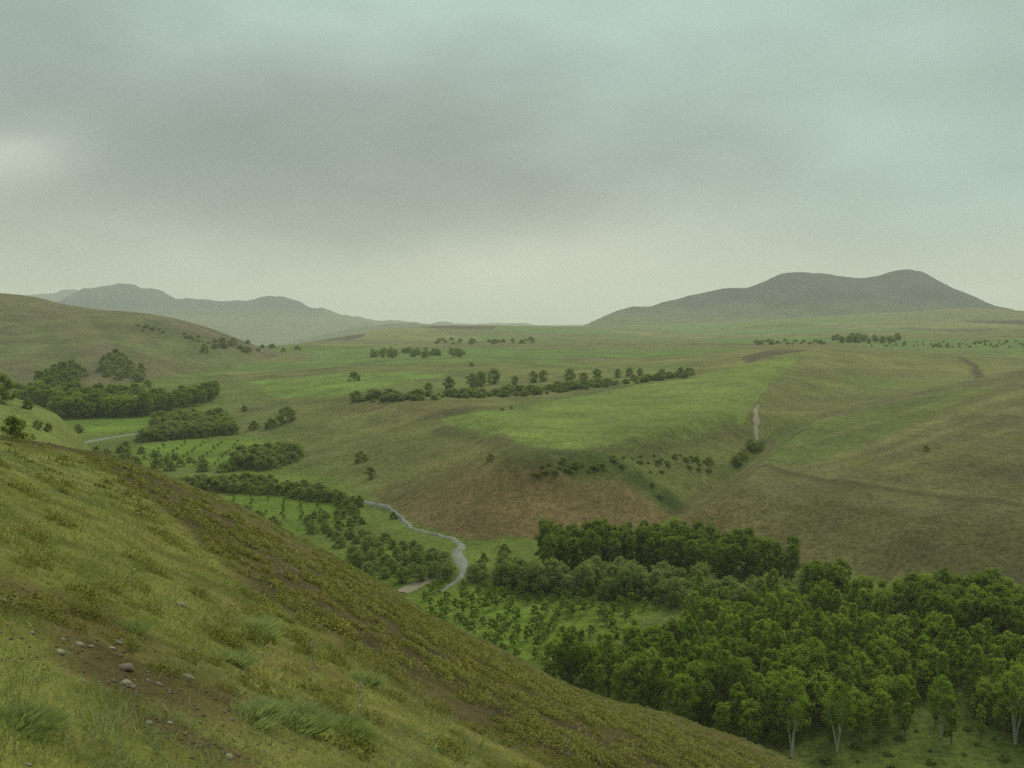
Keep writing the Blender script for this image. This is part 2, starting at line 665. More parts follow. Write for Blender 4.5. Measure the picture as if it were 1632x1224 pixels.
# ------------------------------------------------------------------ mesh helper
def mesh_np(name, verts, faces, mat, smooth=False, attrs=None, normals=None):
    """faces: (n, k) array of equal-sized faces"""
    verts = np.asarray(verts, np.float32)
    faces = np.asarray(faces, np.int32)
    me = bpy.data.meshes.new(name)
    nf, k = faces.shape
    me.vertices.add(len(verts))
    me.vertices.foreach_set('co', verts.ravel())
    me.loops.add(nf * k)
    me.loops.foreach_set('vertex_index', faces.ravel())
    me.polygons.add(nf)
    me.polygons.foreach_set('loop_start', np.arange(0, nf * k, k, dtype=np.int32))
    me.polygons.foreach_set('use_smooth', np.full(nf, smooth))
    me.update(calc_edges=True)
    for an, data in (attrs or {}).items():
        at = me.attributes.new(an, 'FLOAT_COLOR', 'POINT')
        at.data.foreach_set('color', np.asarray(data, np.float32).ravel())
    if normals is not None:
        me.normals_split_custom_set_from_vertices([tuple(n) for n in normals.tolist()])
    me.materials.append(mat)
    return me


def link(name, me, parent=None, loc=None, rz=0, scale=None):
    o = bpy.data.objects.new(name, me)
    COL.objects.link(o)
    if parent is not None:
        o.parent = parent
    if loc is not None:
        o.location = loc
    o.rotation_euler = (0, 0, rz)
    if scale is not None:
        o.scale = scale if isinstance(scale, (tuple, list)) else (scale,) * 3
    return o


# ------------------------------------------------------------------ land cover
def C(r, g, b):
    return np.array([r, g, b], float)


def px_poly(pts):
    return hit([p[0] for p in pts], [p[1] for p in pts])


def floor_poly(pts):
    return np.array([on_floor(*p) for p in pts])


POLY = {
    'bench': px_poly([(700, 668), (765, 694), (830, 711), (910, 720), (1000, 716), (1100, 701), (1180, 683), (1195, 650), (1230, 610), (1270, 575),
                      (1290, 562), (1225, 575), (1100, 602), (1000, 614), (850, 638), (760, 652)]),
    'strip': px_poly([(1212, 742), (1260, 748), (1330, 727), (1420, 690), (1500, 655), (1560, 630), (1600, 612), (1520, 622), (1400, 648), (1300, 672), (1245, 700)]),
    'ploughed': px_poly([(1190, 579), (1290, 559), (1220, 559), (1180, 570)]),
    'westfield': px_poly([(430, 634), (560, 628), (660, 606), (720, 596), (640, 592), (520, 597), (400, 605)]),
    'orchard': floor_poly([(640, 952), (700, 925), (800, 940), (1075, 968), (990, 1000), (850, 1050), (830, 1090), (700, 1000)]),
    'orchard2': floor_poly([(320, 800), (360, 790), (450, 788), (570, 800), (590, 830), (520, 850), (380, 850)]),
    'orchard3': floor_poly([(180, 735), (220, 712), (300, 700), (400, 704), (460, 712), (450, 735), (330, 748)]),
    'orchard4': floor_poly([(90, 680), (120, 664), (240, 664), (230, 686), (120, 694)]),
    'meadow': floor_poly([(1400, 1170), (1480, 1140), (1632, 1165), (1700, 1240), (1400, 1260), (1350, 1210)]),
    'turf': floor_poly([(560, 920), (600, 870), (700, 905), (640, 935)]),
}


def land_cover(x, y, L):
    """real colour of turf, crop and soil at a spot, and of the soil that shows through it"""
    n = len(x)
    cls, d, gd, z = L['cls'], L['d'], L['gd'], L['z']
    turf = C(.145, .155, .050)
    soil = C(.15, .115, .062)
    col = np.tile(turf, (n, 1))
    sol = np.tile(soil, (n, 1))
    w = np.full(n, 0.30)

    def put(mask, c, s=None, wt=None):
        k = np.clip(mask, 0, 1)[:, None]
        col[:] = col * (1 - k) + np.asarray(c) * k
        if s is not None:
            sol[:] = sol * (1 - k) + np.asarray(s) * k
        if wt is not None:
            w[:] = w * (1 - k[:, 0]) + wt * k[:, 0]

    f1 = fbm(x / 60, y / 60, 71, 4)
    f2 = fbm(x / 9, y / 9, 72, 3)
    # ---- bench country, dry turf
    up = (cls == 2) | (cls == 3)
    put(up * 1.0, C(.148, .160, .056), C(.145, .122, .065), .26)
    put(up * sstep(-.1, .5, f1), C(.155, .150, .062))
    # reddish lower bank facing the river
    bank = up * sstep(34, 12, d) * sstep(-30, -10, x) * sstep(130, 90, x) * sstep(-1.2, .5, f2 + .9)
    put(bank * .85, C(.170, .122, .062), C(.185, .120, .064), .42)
    put(up * sstep(16, 5, d) * sstep(-45, -20, x) * sstep(60, 30, x) * .7, C(.165, .118, .062), C(.18, .128, .075), .45)
    # damp dark scrub line below the bench rim and along the gully
    rimd = np.abs(d - 27 - 3 * f1)
    put((cls == 2) * sstep(9, 2, rimd) * sstep(-8, 12, x) * sstep(78, 60, x) * sstep(-.6, .1, f2) * .9, C(.042, .070, .016), C(.05, .06, .022), .12)
    put(up * sstep(6, 1.5, gd) * sstep(420, 340, y) * sstep(285, 310, y) * .8, C(.075, .10, .03), C(.13, .10, .06), .2)
    put(up * sstep(3.5, 1.0, gd) * sstep(310, 290, y) * .6, C(.13, .10, .055), C(.13, .10, .06), .4)
    # hill on the right: brown stubble with pale contour strips
    h3 = (cls == 3) * 1.0
    put(h3, C(.150, .144, .064), C(.150, .122, .072), .33)
    t = z + .03 * x + 1.0 * f1
    stripe = sstep(.55, .9, np.sin(t * 1.9 + 2.0 * fbm(x / 90, y / 90, 75, 2)))
    put(h3 * stripe * sstep(25, 50, d) * .55, C(.175, .180, .062), None, .2)
    put(h3 * sstep(45, 22, d) * sstep(110, 90, x) * .0, C(.16, .125, .06))
    put(h3 * sstep(26, 6, d) * sstep(75, 45, x) * .8, C(.19, .140, .070), C(.21, .145, .08), .42)
    put(h3 * sstep(-.2, .4, fbm(x / 30, y / 30, 77, 3)) * sstep(45, 25, d) * .55, C(.125, .140, .045), None, .25)
    # ---- rolling plain: strips of crop, fallow and turf
    pl = (cls == 5) * 1.0
    put(pl, C(.150, .152, .060), C(.135, .115, .07), .3)
    a = np.floor((y + .35 * x + 60 * fbm(x / 500, y / 400, 81, 2)) / (30 + .035 * y))
    b = np.floor((x + 40 * fbm(x / 300, y / 300, 82, 2)) / 190 + a * .37)
    hsh = _hash(a, b, 5)
    put(pl * (hsh < .30), C(.120, .170, .052), None, .15)
    put(pl * ((hsh > .30) & (hsh < .48)), C(.080, .064, .048), C(.08, .06, .045), .5)
    put(pl * ((hsh > .46) & (hsh < .58)), C(.200, .190, .085), None, .2)
    # the same strips on the near edge of the plain beyond the tree line
    near_pl = ((cls == 2) & (y > 480)) * sstep(480, 520, y)
    put(near_pl * (hsh < .35) * .8, C(.140, .170, .054), None, .15)
    put(near_pl * ((hsh > .35) & (hsh < .5)) * .8, C(.110, .088, .054), None, .4)
    put(near_pl * (hsh > .8) * .8, C(.190, .182, .078), None, .2)
    # ---- left hill
    lh = (cls == 4) * 1.0
    put(lh, C(.128, .128, .060), C(.115, .095, .068), .34)
    put(lh * sstep(.0, .45, fbm(x / 90, y / 70, 91, 4)), C(.120, .098, .068))
    put(lh * sstep(.05, .4, fbm(x / 60 + 9, y / 60, 92, 4)) * .8, C(.125, .150, .055))
    # ---- valley floor
    fl = (cls == 1) * 1.0
    put(fl, C(.105, .135, .032), C(.10, .10, .04), .2)
    put(fl * inpoly(x, y, POLY['meadow']), C(.080, .115, .022), C(.07, .085, .02), .3)
    put(fl * sstep(.1, .5, f1) * .6, C(.125, .150, .045))
    # ---- hillside of the viewer
    hs = (cls == 0) * 1.0
    r = np.hypot(x, y)
    put(hs, C(.205, .212, .064), C(.160, .132, .058), .32)
    put(hs * sstep(-.1, .5, fbm(x / 3.2, y / 3.2, 93, 3)) * .5, C(.175, .205, .066))
    put(hs * sstep(110, 150, y) * .9, C(.130, .160, .048), C(.13, .115, .05), .3)
    belt, core = flank(x, y)
    put(hs * belt, C(.150, .142, .048), C(.098, .074, .042), .42)
    put(hs * core * .8, C(.115, .088, .046), C(.080, .058, .038), .54)
    for cx_, cy_, rx, ry in BARE:
        q = np.hypot((x - cx_) / rx, (y - cy_) / ry) + .6 * fbm(x / .6, y / .6, 95, 4)
        put(hs * sstep(1.3, .3, q) * .8, C(.145, .112, .052), C(.110, .078, .042), .46)
    # ---- crops
    gn = fbm(x / 14, y / 14, 97, 3)
    soft = fbm(x / 12, y / 12, 98, 3) * 3.0
    put(inpoly(x + soft, y + soft, POLY['bench']) * 1.0, C(.150, .186, .054), C(.15, .16, .055), .12)
    put(inpoly(x + soft, y + soft, POLY['bench']) * sstep(.1, .5, gn) * .5, C(.160, .190, .060))
    put(inpoly(x + soft * .5, y + soft * .5, POLY['strip']) * .75, C(.140, .170, .052), C(.15, .16, .055), .12)
    put(inpoly(x + soft, y + soft, POLY['ploughed']) * 1.0, C(.105, .085, .060), C(.10, .08, .055), .5)
    put(inpoly(x + soft, y + soft, POLY['westfield']) * 1.0, C(.140, .190, .052), C(.14, .16, .05), .12)
    for k_ in ('orchard', 'orchard2', 'orchard3', 'orchard4', 'turf'):
        put(inpoly(x, y, POLY[k_]) * 1.0, C(.115, .165, .028), C(.10, .13, .025), .12)
    for pts, wd, c, al in LINES:
        wd = wd * 2.6
        lo, hi = pts.min(0) - wd * 2, pts.max(0) + wd * 2
        k = np.where((x > lo[0]) & (x < hi[0]) & (y > lo[1]) & (y < hi[1]) & (cls != 0))[0]
        if len(k) == 0:
            continue
        dl, _, _ = poly_dist(x[k], y[k], pts, np.zeros(len(pts)))
        a_ = sstep(wd, wd * .35, dl + .45 * wd * fbm(x[k] / 6, y[k] / 6, 99, 2)) * al
        col[k] = col[k] * (1 - a_[:, None]) + c * a_[:, None]
        sol[k] = sol[k] * (1 - a_[:, None]) + c * .9 * a_[:, None]
    tone = np.select([cls == 3, cls == 2, cls == 5, cls == 0], [.76, .84, .90, 1.22], 1.0)[:, None]
    crop = np.zeros(n, bool)
    for k_ in ('bench', 'westfield'):
        crop |= inpoly(x + soft, y + soft, POLY[k_])
    tone = np.where(crop[:, None], .95, tone)
    tone = np.where(((cls == 0) & (y < 120))[:, None], 1.22 - .16 * belt[:, None], tone)
    col *= tone * np.array([1.0, 1.02, .70])
    sol[:] *= np.minimum(tone, 1.1)
    sol[:] *= np.array([1.05, 1.0, .80])
    return np.c_[col, np.ones(n)], np.c_[sol, w]


# field edges, tracks and contour banks traced on the land
PALE, DARKL, REDL = (.215, .205, .095), (.085, .080, .040), (.17, .12, .07)
LINES = []
for pts_, wd_, c_, al_ in [
        ([(1235, 746), (1320, 735), (1420, 700), (1520, 660), (1632, 622)], 1.6, PALE, .7),
        ([(1300, 752), (1420, 720), (1540, 678), (1632, 648)], 1.2, PALE, .6),
        ([(1400, 752), (1500, 722), (1632, 680)], 1.1, PALE, .5),
        ([(1450, 770), (1560, 745), (1632, 725)], 1.0, PALE, .45),
        ([(1260, 712), (1400, 672), (1500, 640), (1632, 600)], 1.1, PALE, .55),
        ([(1205, 748), (1330, 766), (1440, 781), (1540, 792), (1632, 803)], 1.5, DARKL, .75),
        ([(1205, 744), (1330, 762), (1440, 777), (1540, 788), (1632, 799)], .8, PALE, .6),
        ([(1540, 795), (1500, 840), (1450, 880), (1400, 912)], 2.2, DARKL, .45),
        ([(1100, 845), (1300, 822), (1500, 850)], 1.2, PALE, .3),
        ([(690, 664), (765, 653), (850, 641), (1000, 615), (1100, 603)], 2.2, DARKL, .6),
        ([(580, 648), (640, 656), (720, 656), (800, 650)], 1.8, REDL, .6),
        ([(500, 690), (540, 672), (580, 660), (640, 652)], 2.2, PALE, .45),
        ([(700, 684), (765, 699), (830, 713), (910, 722), (1000, 718), (1100, 703), (1180, 686)], 2.0, DARKL, .5),
        ([(400, 655), (440, 645), (560, 636)], 3.0, DARKL, .6),
        ([(870, 602), (960, 588), (1060, 575), (1180, 566)], 2.2, PALE, .8),
        ([(500, 590), (620, 575), (760, 570), (900, 572)], 3.5, DARKL, .5),
        ([(620, 556), (760, 552), (900, 550), (1040, 548)], 5.0, DARKL, .6),
        ([(1100, 548), (1190, 549), (1320, 547)], 5.0, DARKL, .7),
        ([(900, 536), (1050, 534), (1200, 532)], 7.0, DARKL, .6),
        ([(1160, 540), (1280, 538), (1400, 533), (1550, 530)], 6.0, PALE, .6),
        ([(1440, 523), (1540, 526), (1632, 527)], 9.0, (.10, .075, .055), .9),
        ([(1200, 521), (1330, 519), (1450, 516)], 9.0, DARKL, .6),
        ([(1530, 570), (1555, 585), (1563, 602)], 1.6, (.07, .06, .035), .8),
        ([(20, 500), (70, 525), (110, 565)], 4.0, (.085, .10, .045), .6),
        ([(120, 497), (170, 525), (210, 570)], 4.0, (.085, .10, .045), .6),
        ([(60, 480), (130, 505), (160, 545)], 3.0, (.15, .125, .08), .5),
        ([(0, 555), (90, 548), (200, 552), (300, 560)], 4.0, (.13, .155, .06), .6),
        ([(240, 512), (290, 540), (330, 565)], 4.0, (.085, .10, .045), .6),
        ([(420, 600), (560, 585), (700, 578)], 3.0, (.13, .10, .06), .5)]:
    LINES.append((hit([p[0] for p in pts_], [p[1] for p in pts_]), wd_, np.array(c_), al_))

# line where the light turf gives way to the brown shrubby flank (bearing, distance)
_bl = [(60, 712), (120, 722), (200, 770), (280, 830), (350, 890), (440, 965), (560, 1040), (700, 1115), (860, 1205), (940, 1262)]
_bh = hit([p[0] for p in _bl], [p[1] for p in _bl])
BU, BY = _bh[:, 0] / _bh[:, 1], _bh[:, 1]


def flank(x, y):
    u = x / np.maximum(y, 1.0)
    q = y / np.interp(u, BU, BY) + .16 * fbm(x / 3, y / 3, 94, 3)
    b = sstep(.88, 1.12, q) * (y > 3) * sstep(150, 110, y)
    return b, b * sstep(2.6, 1.2, q)


# bare patches on the near slope (x, y, half width, half depth), found from the photo
_b = hit([110, 240, 300, 215], [985, 1075, 1175, 1095])
BARE = [(_b[0][0], _b[0][1], .95, 1.1), (_b[1][0], _b[1][1], .8, .55), (_b[2][0], _b[2][1], .35, .2), (_b[3][0], _b[3][1], .7, .35)]


# ------------------------------------------------------------------ ground sheet, split where the land changes
GRID = {}


def build_ground():
    az = np.radians(np.concatenate([np.arange(-180, -36, 3.0), np.linspace(-36, 36, 1000), np.arange(39, 181, 3.0)]))
    r = np.concatenate([np.geomspace(.3, 100, 290)[:-1], np.geomspace(100, 760, 270)[:-1], np.geomspace(760, 11000, 150)])
    A, R = np.meshgrid(az, r)
    X, Y = R * np.sin(A), R * np.cos(A)
    L = layers(X, Y)
    Z = L['z']
    P = np.stack([X, Y, Z], -1)
    n = np.cross(np.gradient(P, axis=1), np.gradient(P, axis=0))
    n /= np.linalg.norm(n, axis=-1, keepdims=True) + 1e-12
    n = np.where(n[..., 2:] < 0, -n, n).reshape(-1, 3)
    GRID.update(az=az, r=r, z=Z, cls=L['cls'])
    flat = {k: v.ravel() for k, v in L.items()}
    xs, ys = X.ravel(), Y.ravel()
    cover, soil = land_cover(xs, ys, flat)
    cls = flat['cls'].copy()
    for i, k in enumerate(('bench', 'strip', 'orchard', 'orchard2', 'orchard3', 'westfield')):
        cls[inpoly(xs, ys, POLY[k]) & (cls != 0)] = 10 + i
    nr, na = X.shape
    idx = np.arange(nr * na).reshape(nr, na)
    q = np.stack([idx[:-1, :-1], idx[:-1, 1:], idx[1:, 1:], idx[1:, :-1]], -1).reshape(-1, 4)
    # innermost disc under the viewer
    fc = cls[q[:, 0]]
    V = P.reshape(-1, 3)
    names = {0: ('hillside', 'grassy shrub-dotted hillside falling away to the right in front'),
             1: ('valley_floor', 'green valley floor between the hillside and the banks'),
             2: ('bank', 'dry bank and slopes of the bench above the river, reddish at the foot'),
             3: ('hill', 'brown striped hill on the right above the grove'),
             4: ('hill', 'dull brown-green hill at the far left, below the blue mountains'),
             5: ('plain', 'rolling plain of crop strips reaching the horizon'),
             10: ('field', 'green crop field on the bench in the centre'),
             11: ('field', 'green crop strip on the flank of the right hill'),
             12: ('field', 'bright orchard ground beside the near grove'),
             13: ('field', 'bright orchard ground inside the river bend'),
             14: ('field', 'bright green plot in the upper valley'),
             15: ('field', 'green field on the slope left of the tree line')}
    for c, (nm, lab) in names.items():
        s = q[fc == c]
        if len(s) == 0:
            continue
        u, inv = np.unique(s, return_inverse=True)
        me = mesh_np(nm, V[u], inv.reshape(-1, 4), M_GROUND, True, {'cover': cover[u], 'soil': soil[u]}, n[u])
        tag(link(nm, me), lab, nm.replace('_', ' '), kind='structure')


build_ground()


def G(x, y):
    """height of the finished ground mesh"""
    x, y = np.asarray(x, float), np.asarray(y, float)
    az, r, z = GRID['az'], GRID['r'], GRID['z']
    R = np.clip(np.hypot(x, y), r[0], r[-1] * .999)
    A = np.arctan2(x, y)
    i = np.clip(np.searchsorted(r, R) - 1, 0, len(r) - 2)
    j = np.clip(np.searchsorted(az, A) - 1, 0, len(az) - 2)
    f = (R - r[i]) / (r[i + 1] - r[i])
    g = (A - az[j]) / (az[j + 1] - az[j])
    return (z[i, j] * (1 - g) + z[i, j + 1] * g) * (1 - f) + (z[i + 1, j] * (1 - g) + z[i + 1, j + 1] * g) * f


def Gcls(x, y):
    i = np.clip(np.searchsorted(GRID['r'], np.hypot(x, y)) - 1, 0, len(GRID['r']) - 2)
    j = np.clip(np.searchsorted(GRID['az'], np.arctan2(x, y)) - 1, 0, len(GRID['az']) - 2)
    return GRID['cls'][i, j]


H = G

# ------------------------------------------------------------------ mountains
def mountain_material(name, a, b, scale):
    m, nt, N, L = new_mat(name)
    out = N('ShaderNodeOutputMaterial')
    bs = N('ShaderNodeBsdfPrincipled')
    bs.inputs['Roughness'].default_value = 1
    bs.inputs['Specular IOR Level'].default_value = 0.05
    geo = N('ShaderNodeNewGeometry').outputs['Position']
    rock = mixn(nt, ramp(nt, noise(nt, scale, 6, .6, geo), .35, .65), a, b)
    sz = N('ShaderNodeSeparateXYZ')
    L(geo, sz.inputs[0])
    ad = N('ShaderNodeMath')
    ad.operation = 'MULTIPLY_ADD'
    L(noise(nt, scale * 1.5, 4, .6, geo), ad.inputs[0])
    ad.inputs[1].default_value = 60
    L(sz.outputs[2], ad.inputs[2])
    L(mixn(nt, ramp(nt, ad.outputs[0], 20, 75), (.115, .118, .052), rock), bs.inputs['Base Color'])
    L(bs.outputs[0], out.inputs[0])
    return m


def mountain(sil, dist, depth, base, mat, label, seed, rough, jag=1.5):
    """a ridge: crest heights surveyed from the skyline, flanks running down both ways with spurs and ravines"""
    u, v = uv([p[0] for p in sil], [p[1] for p in sil])
    nx, nd = 420, 90
    x = np.linspace(u[0], u[-1], nx) * dist
    crest = np.interp(x, u * dist, v * dist)
    k = np.hanning(9)
    crest = np.convolve(np.pad(crest, 4, mode='edge'), k / k.sum(), 'valid')
    crest = crest + dist / F * jag * fbm(x / (dist * .012), x * 0, seed + 3, 4)
    t = np.linspace(-1, 1, nd)
    X = np.repeat(x[None], nd, 0)
    T = np.repeat(t[:, None], nx, 1)
    Y = dist + T * depth + rough * 2 * fbm(X / (rough * 9), T * 0, seed + 9, 2)
    sh = (1 - np.abs(T)) ** 1.15
    rav = fbm(X / (rough * 5) + T * .8, T * 2.2, seed, 4)
    Z = base + (crest[None] - base) * sh + rav * rough * (1 - sh) * sh * 4
    Z[(nd - 1) // 2] = Z[(nd - 1) // 2]
    V = np.stack([X, Y, Z], -1).reshape(-1, 3)
    idx = np.arange(nd * nx).reshape(nd, nx)
    q = np.stack([idx[:-1, :-1], idx[:-1, 1:], idx[1:, 1:], idx[1:, :-1]], -1).reshape(-1, 4)
    me = mesh_np('mountain', V, q, mat, True)
    return tag(link('mountain', me), label, 'mountain', kind='structure')


M_MTN = mountain_material('mountain_turf', (.050, .048, .050), (.080, .074, .074), .012)
M_HILL = mountain_material('low_hill_turf', (.105, .11, .06), (.14, .125, .075), .012)
M_MTN2 = mountain_material('mountain_rock', (.028, .038, .040), (.046, .056, .056), .006)
mountain([(900, 530), (930, 518), (960, 505), (985, 493), (1010, 486), (1035, 489), (1060, 480), (1080, 475), (1130, 463), (1160, 458), (1190, 457), (1220, 445),
          (1245, 435), (1270, 433), (1310, 435), (1350, 441), (1372, 443), (1400, 437), (1425, 430), (1440, 428), (1460, 432), (1490, 449),
          (1520, 470), (1560, 488), (1632, 500), (1720, 530)], 2800, 720, -75, M_MTN, 'long brown mountain with two rounded summits on the right skyline', 3, 26)
mountain([(40, 520), (90, 485), (100, 481), (125, 466), (150, 457), (190, 450), (215, 453), (225, 459), (240, 459), (255, 462), (285, 478), (300, 474), (330, 475), (360, 478),
          (400, 480), (425, 472), (435, 471), (465, 475), (490, 489), (530, 497), (560, 504), (600, 510), (640, 515), (700, 518), (760, 530)],
         5000, 1250, -125, M_MTN2, 'hazy blue jagged mountain range on the left skyline', 13, 90, 4.0)
mountain([(-60, 478), (20, 474), (60, 469), (75, 466), (90, 468), (105, 463), (120, 461), (140, 466), (200, 480), (300, 500)], 7000, 800, -125, M_MTN2,
         'faintest pale mountain behind the left range', 23, 80, 3.0)
mountain([(590, 525), (640, 519), (700, 517), (725, 515), (750, 516), (780, 514), (820, 514), (840, 515), (870, 519), (950, 528)], 6200, 700, -110, M_MTN,
         'low hazy hills in the gap at the middle of the horizon', 33, 20)
mountain([(400, 556), (460, 546), (520, 532), (560, 522), (610, 516), (660, 515), (720, 518), (800, 524)], 3300, 750, -115, M_HILL,
         'dark low swell on the horizon at the foot of the left range', 43, 14)


# ------------------------------------------------------------------ river and tracks
def ribbon(name, pts, widths, mat, lift, label, cat, rag=.0, nx=8, xy=None, wob=.28):
    c = np.array([on_floor(*p) for p in pts]) if xy is None else xy
    s = np.r_[0, np.cumsum(np.hypot(*np.diff(c, axis=0).T))]
    t = np.linspace(0, s[-1], max(20, int(s[-1] / 1.0)))
    k = np.hanning(7)
    k /= k.sum()
    sm = lambda a: np.convolve(np.pad(a, 3, mode='edge'), k, 'valid')
    x, y = sm(np.interp(t, s, c[:, 0])), sm(np.interp(t, s, c[:, 1]))
    w = sm(np.interp(t, s, widths))
    dx, dy = np.gradient(x), np.gradient(y)
    l = np.hypot(dx, dy)
    nxv, nyv = -dy / l, dx / l
    rows = []
    for j in range(nx + 1):
        f = j / nx * 2 - 1
        ww = w * (1 + rag * fbm(t / 3.0, t * 0 + np.sign(f) * 7, 15, 3)) / 2
        X, Y = x + nxv * f * ww, y + nyv * f * ww
        rows.append(np.stack([X, Y, H(X, Y) + lift * (1 - 1.5 * abs(f) ** 2) + (wob * fbm(X / 2.2, Y / 2.2, 19, 3) if wob else 0)], -1))
    V = np.stack(rows, 1)
    idx = np.arange(V.shape[0] * (nx + 1)).reshape(V.shape[0], nx + 1)
    q = np.stack([idx[:-1, :-1], idx[1:, :-1], idx[1:, 1:], idx[:-1, 1:]], -1).reshape(-1, 4)
    me = mesh_np(name, V.reshape(-1, 3), q, mat, True)
    return tag(link(name, me), label, cat, kind='structure')


M_GRAVEL = stone_material('river_gravel', (.10, .10, .08), (.235, .225, .185), 1.3)
M_TRACK = stone_material('track_soil', (.15, .12, .075), (.22, .18, .115))
mw, nt, N, L_ = new_mat('stream_water')
o_ = N('ShaderNodeOutputMaterial')
b_ = N('ShaderNodeBsdfPrincipled')
b_.inputs['Base Color'].default_value = (.10, .11, .09, 1)
b_.inputs['Roughness'].default_value = .12
g_ = N('ShaderNodeNewGeometry').outputs['Position']
bp_ = N('ShaderNodeBump')
bp_.inputs['Strength'].default_value = .5
bp_.inputs['Distance'].default_value = .05
L_(noise(nt, 1.5, 4, .6, g_), bp_.inputs['Height'])
L_(bp_.outputs[0], b_.inputs['Normal'])
L_(b_.outputs[0], o_.inputs[0])
M_WATER = mw
RIV = [(555, 792), (590, 802), (618, 812), (640, 828), (655, 842), (690, 853), (722, 860), (738, 870), (726, 882), (736, 897), (742, 912), (730, 925), (700, 945)]
ribbon('gravel_bed', RIV, [1.3, 1.7, 1.3, 1.4, 1.5, 1.5, 1.8, 2.2, 3.2, 3.0, 2.0, 1.5, 1.2], M_GRAVEL, .35, 'pale gravel bed of the small river winding through the valley', 'gravel bed', .35)
ribbon('river', RIV, [.8, 1, .8, .8, .9, 1, 1.2, 1.4, 1.8, 1.7, 1.3, 1, .8], M_WATER, .30, 'narrow shallow river glinting in its gravel bed', 'river', .5, wob=.0)
ribbon('gravel_bed', [(95, 712), (140, 704), (165, 699), (200, 694), (240, 689)], [3, 4, 3.5, 3, 2], M_GRAVEL, .35, 'grey gravel stretch of the river in the upper valley', 'gravel bed', .3)
ribbon('path', [(640, 945), (660, 934), (680, 925), (695, 918)], [3, 4, 4, 2], M_TRACK, .10, 'short brown dirt path between the orchard and the river bushes', 'path', .3, wob=.06)
ribbon('path', None, [1.2, 1.8, 2.2, 1.6, .8], M_TRACK, .2, 'eroded bare track climbing from the gully to the bench field', 'path', .4,
       xy=hit([1207, 1204, 1206, 1203, 1209], [702, 685, 665, 655, 645]))

# ------------------------------------------------------------------ trees
def tube(path, rad, sides=6):
    path = np.asarray(path, float)
    V, Fc = [], []
    for i, p in enumerate(path):
        t = path[min(i + 1, len(path) - 1)] - path[max(i - 1, 0)]
        t /= np.linalg.norm(t) + 1e-9
        a = np.cross(t, (1, 0.3, 0))
        a /= np.linalg.norm(a) + 1e-9
        b = np.cross(t, a)
        for k in range(sides):
            th = 2 * math.pi * k / sides
            V.append(p + rad[i] * (math.cos(th) * a + math.sin(th) * b))
    for i in range(len(path) - 1):
        for k in range(sides):
            Fc.append((i * sides + k, i * sides + (k + 1) % sides, (i + 1) * sides + (k + 1) % sides, (i + 1) * sides + k))
    return np.array(V), np.array(Fc)


def join(parts):
    V, Fc, o = [], [], 0
    for v, f in parts:
        V.append(v)
        Fc.append(f + o)
        o += len(v)
    return np.concatenate(V), np.concatenate(Fc)


def leaves(centres, size, rng, nrm, up=.35, tilt=.55):
    """one four-cornered leaf spray at each centre, facing roughly outwards"""
    n = len(centres)
    nr = nrm + np.array([0, 0, up]) + rng.normal(size=(n, 3)) * .25
    nr /= np.linalg.norm(nr, axis=1, keepdims=True) + 1e-9
    g = nr + rng.normal(size=(n, 3)) * tilt
    a = np.cross(g, rng.normal(size=(n, 3)))
    a /= np.linalg.norm(a, axis=1, keepdims=True) + 1e-9
    b = np.cross(g, a)
    b /= np.linalg.norm(b, axis=1, keepdims=True) + 1e-9
    s = size * rng.uniform(.6, 1.4, (n, 1))
    a, b = a * s, b * s * rng.uniform(.4, .75, (n, 1))
    V = np.stack([centres - a, centres - b * .8 + a * .1, centres + a, centres + b], 1)
    fn = np.cross(V[:, 2] - V[:, 0], V[:, 3] - V[:, 1])
    flip = (fn * nr).sum(1) < 0
    V[flip] = V[flip][:, ::-1]
    return V.reshape(-1, 3), np.arange(4 * n).reshape(n, 4), np.repeat(nr, 4, 0)


def crown(h0, h1, rad, shape, nclump, nleaf, size, seed, lean=(0, 0)):
    """leaf sprays gathered in clumps through the crown's volume"""
    rng = np.random.default_rng(seed)
    C_, D_ = [], []
    axis = (h0 + h1) / 2
    for i in range(nclump):
        t = rng.uniform(0, 1) ** .85
        R = rad * shape(t) * (1 + .22 * math.sin(3 * t * 5 + seed))
        th = rng.uniform(0, 2 * math.pi)
        q = math.sqrt(rng.uniform(.12, 1))
        c = np.array([R * q * math.cos(th) + lean[0] * t, R * q * math.sin(th) + lean[1] * t, h0 + (h1 - h0) * t])
        cs = rad * rng.uniform(.18, .36)
        p = rng.normal(size=(nleaf, 3))
        p /= np.linalg.norm(p, axis=1, keepdims=True)
        o_ = c - np.array([0, 0, axis])
        D_.append(p * .8 + o_ / (np.linalg.norm(o_) + 1e-9) * .5)
        p *= cs * rng.uniform(.35, 1.05, (nleaf, 1)) * np.array([1, 1, .95])
        C_.append(c + p)
    C_ = np.concatenate(C_)
    return leaves(C_, size, rng, np.concatenate(D_))


def limbs(h, r0, n, h0, spread, seed, lean=(0, 0)):
    rng = np.random.default_rng(seed)
    pts = [(lean[0] * t * t + .12 * math.sin(5 * t + seed), lean[1] * t * t + .1 * math.cos(4 * t + seed), h * t - .3 * (t == 0)) for t in np.linspace(0, .92, 7)]
    parts = [tube(pts, np.linspace(r0, r0 * .2, 7))]
    for i in range(n):
        t = h0 + (0.85 - h0) * (i + rng.uniform(0, 1)) / n
        th = i * 2.4 + rng.uniform(-.4, .4)
        b = np.array([np.interp(t, np.linspace(0, .92, 7), [p[k] for p in pts]) for k in range(3)])
        Ln = spread * (1.15 - .6 * t) * rng.uniform(.7, 1.2)
        d = np.array([math.cos(th), math.sin(th), rng.uniform(.6, 1.1)])
        q = [b, b + d * Ln * .5, b + d * Ln + np.array([0, 0, .15 * Ln])]
        parts.append(tube(q, [r0 * .42 * (1.1 - t), r0 * .28 * (1.1 - t), .012], 5))
    return join(parts)


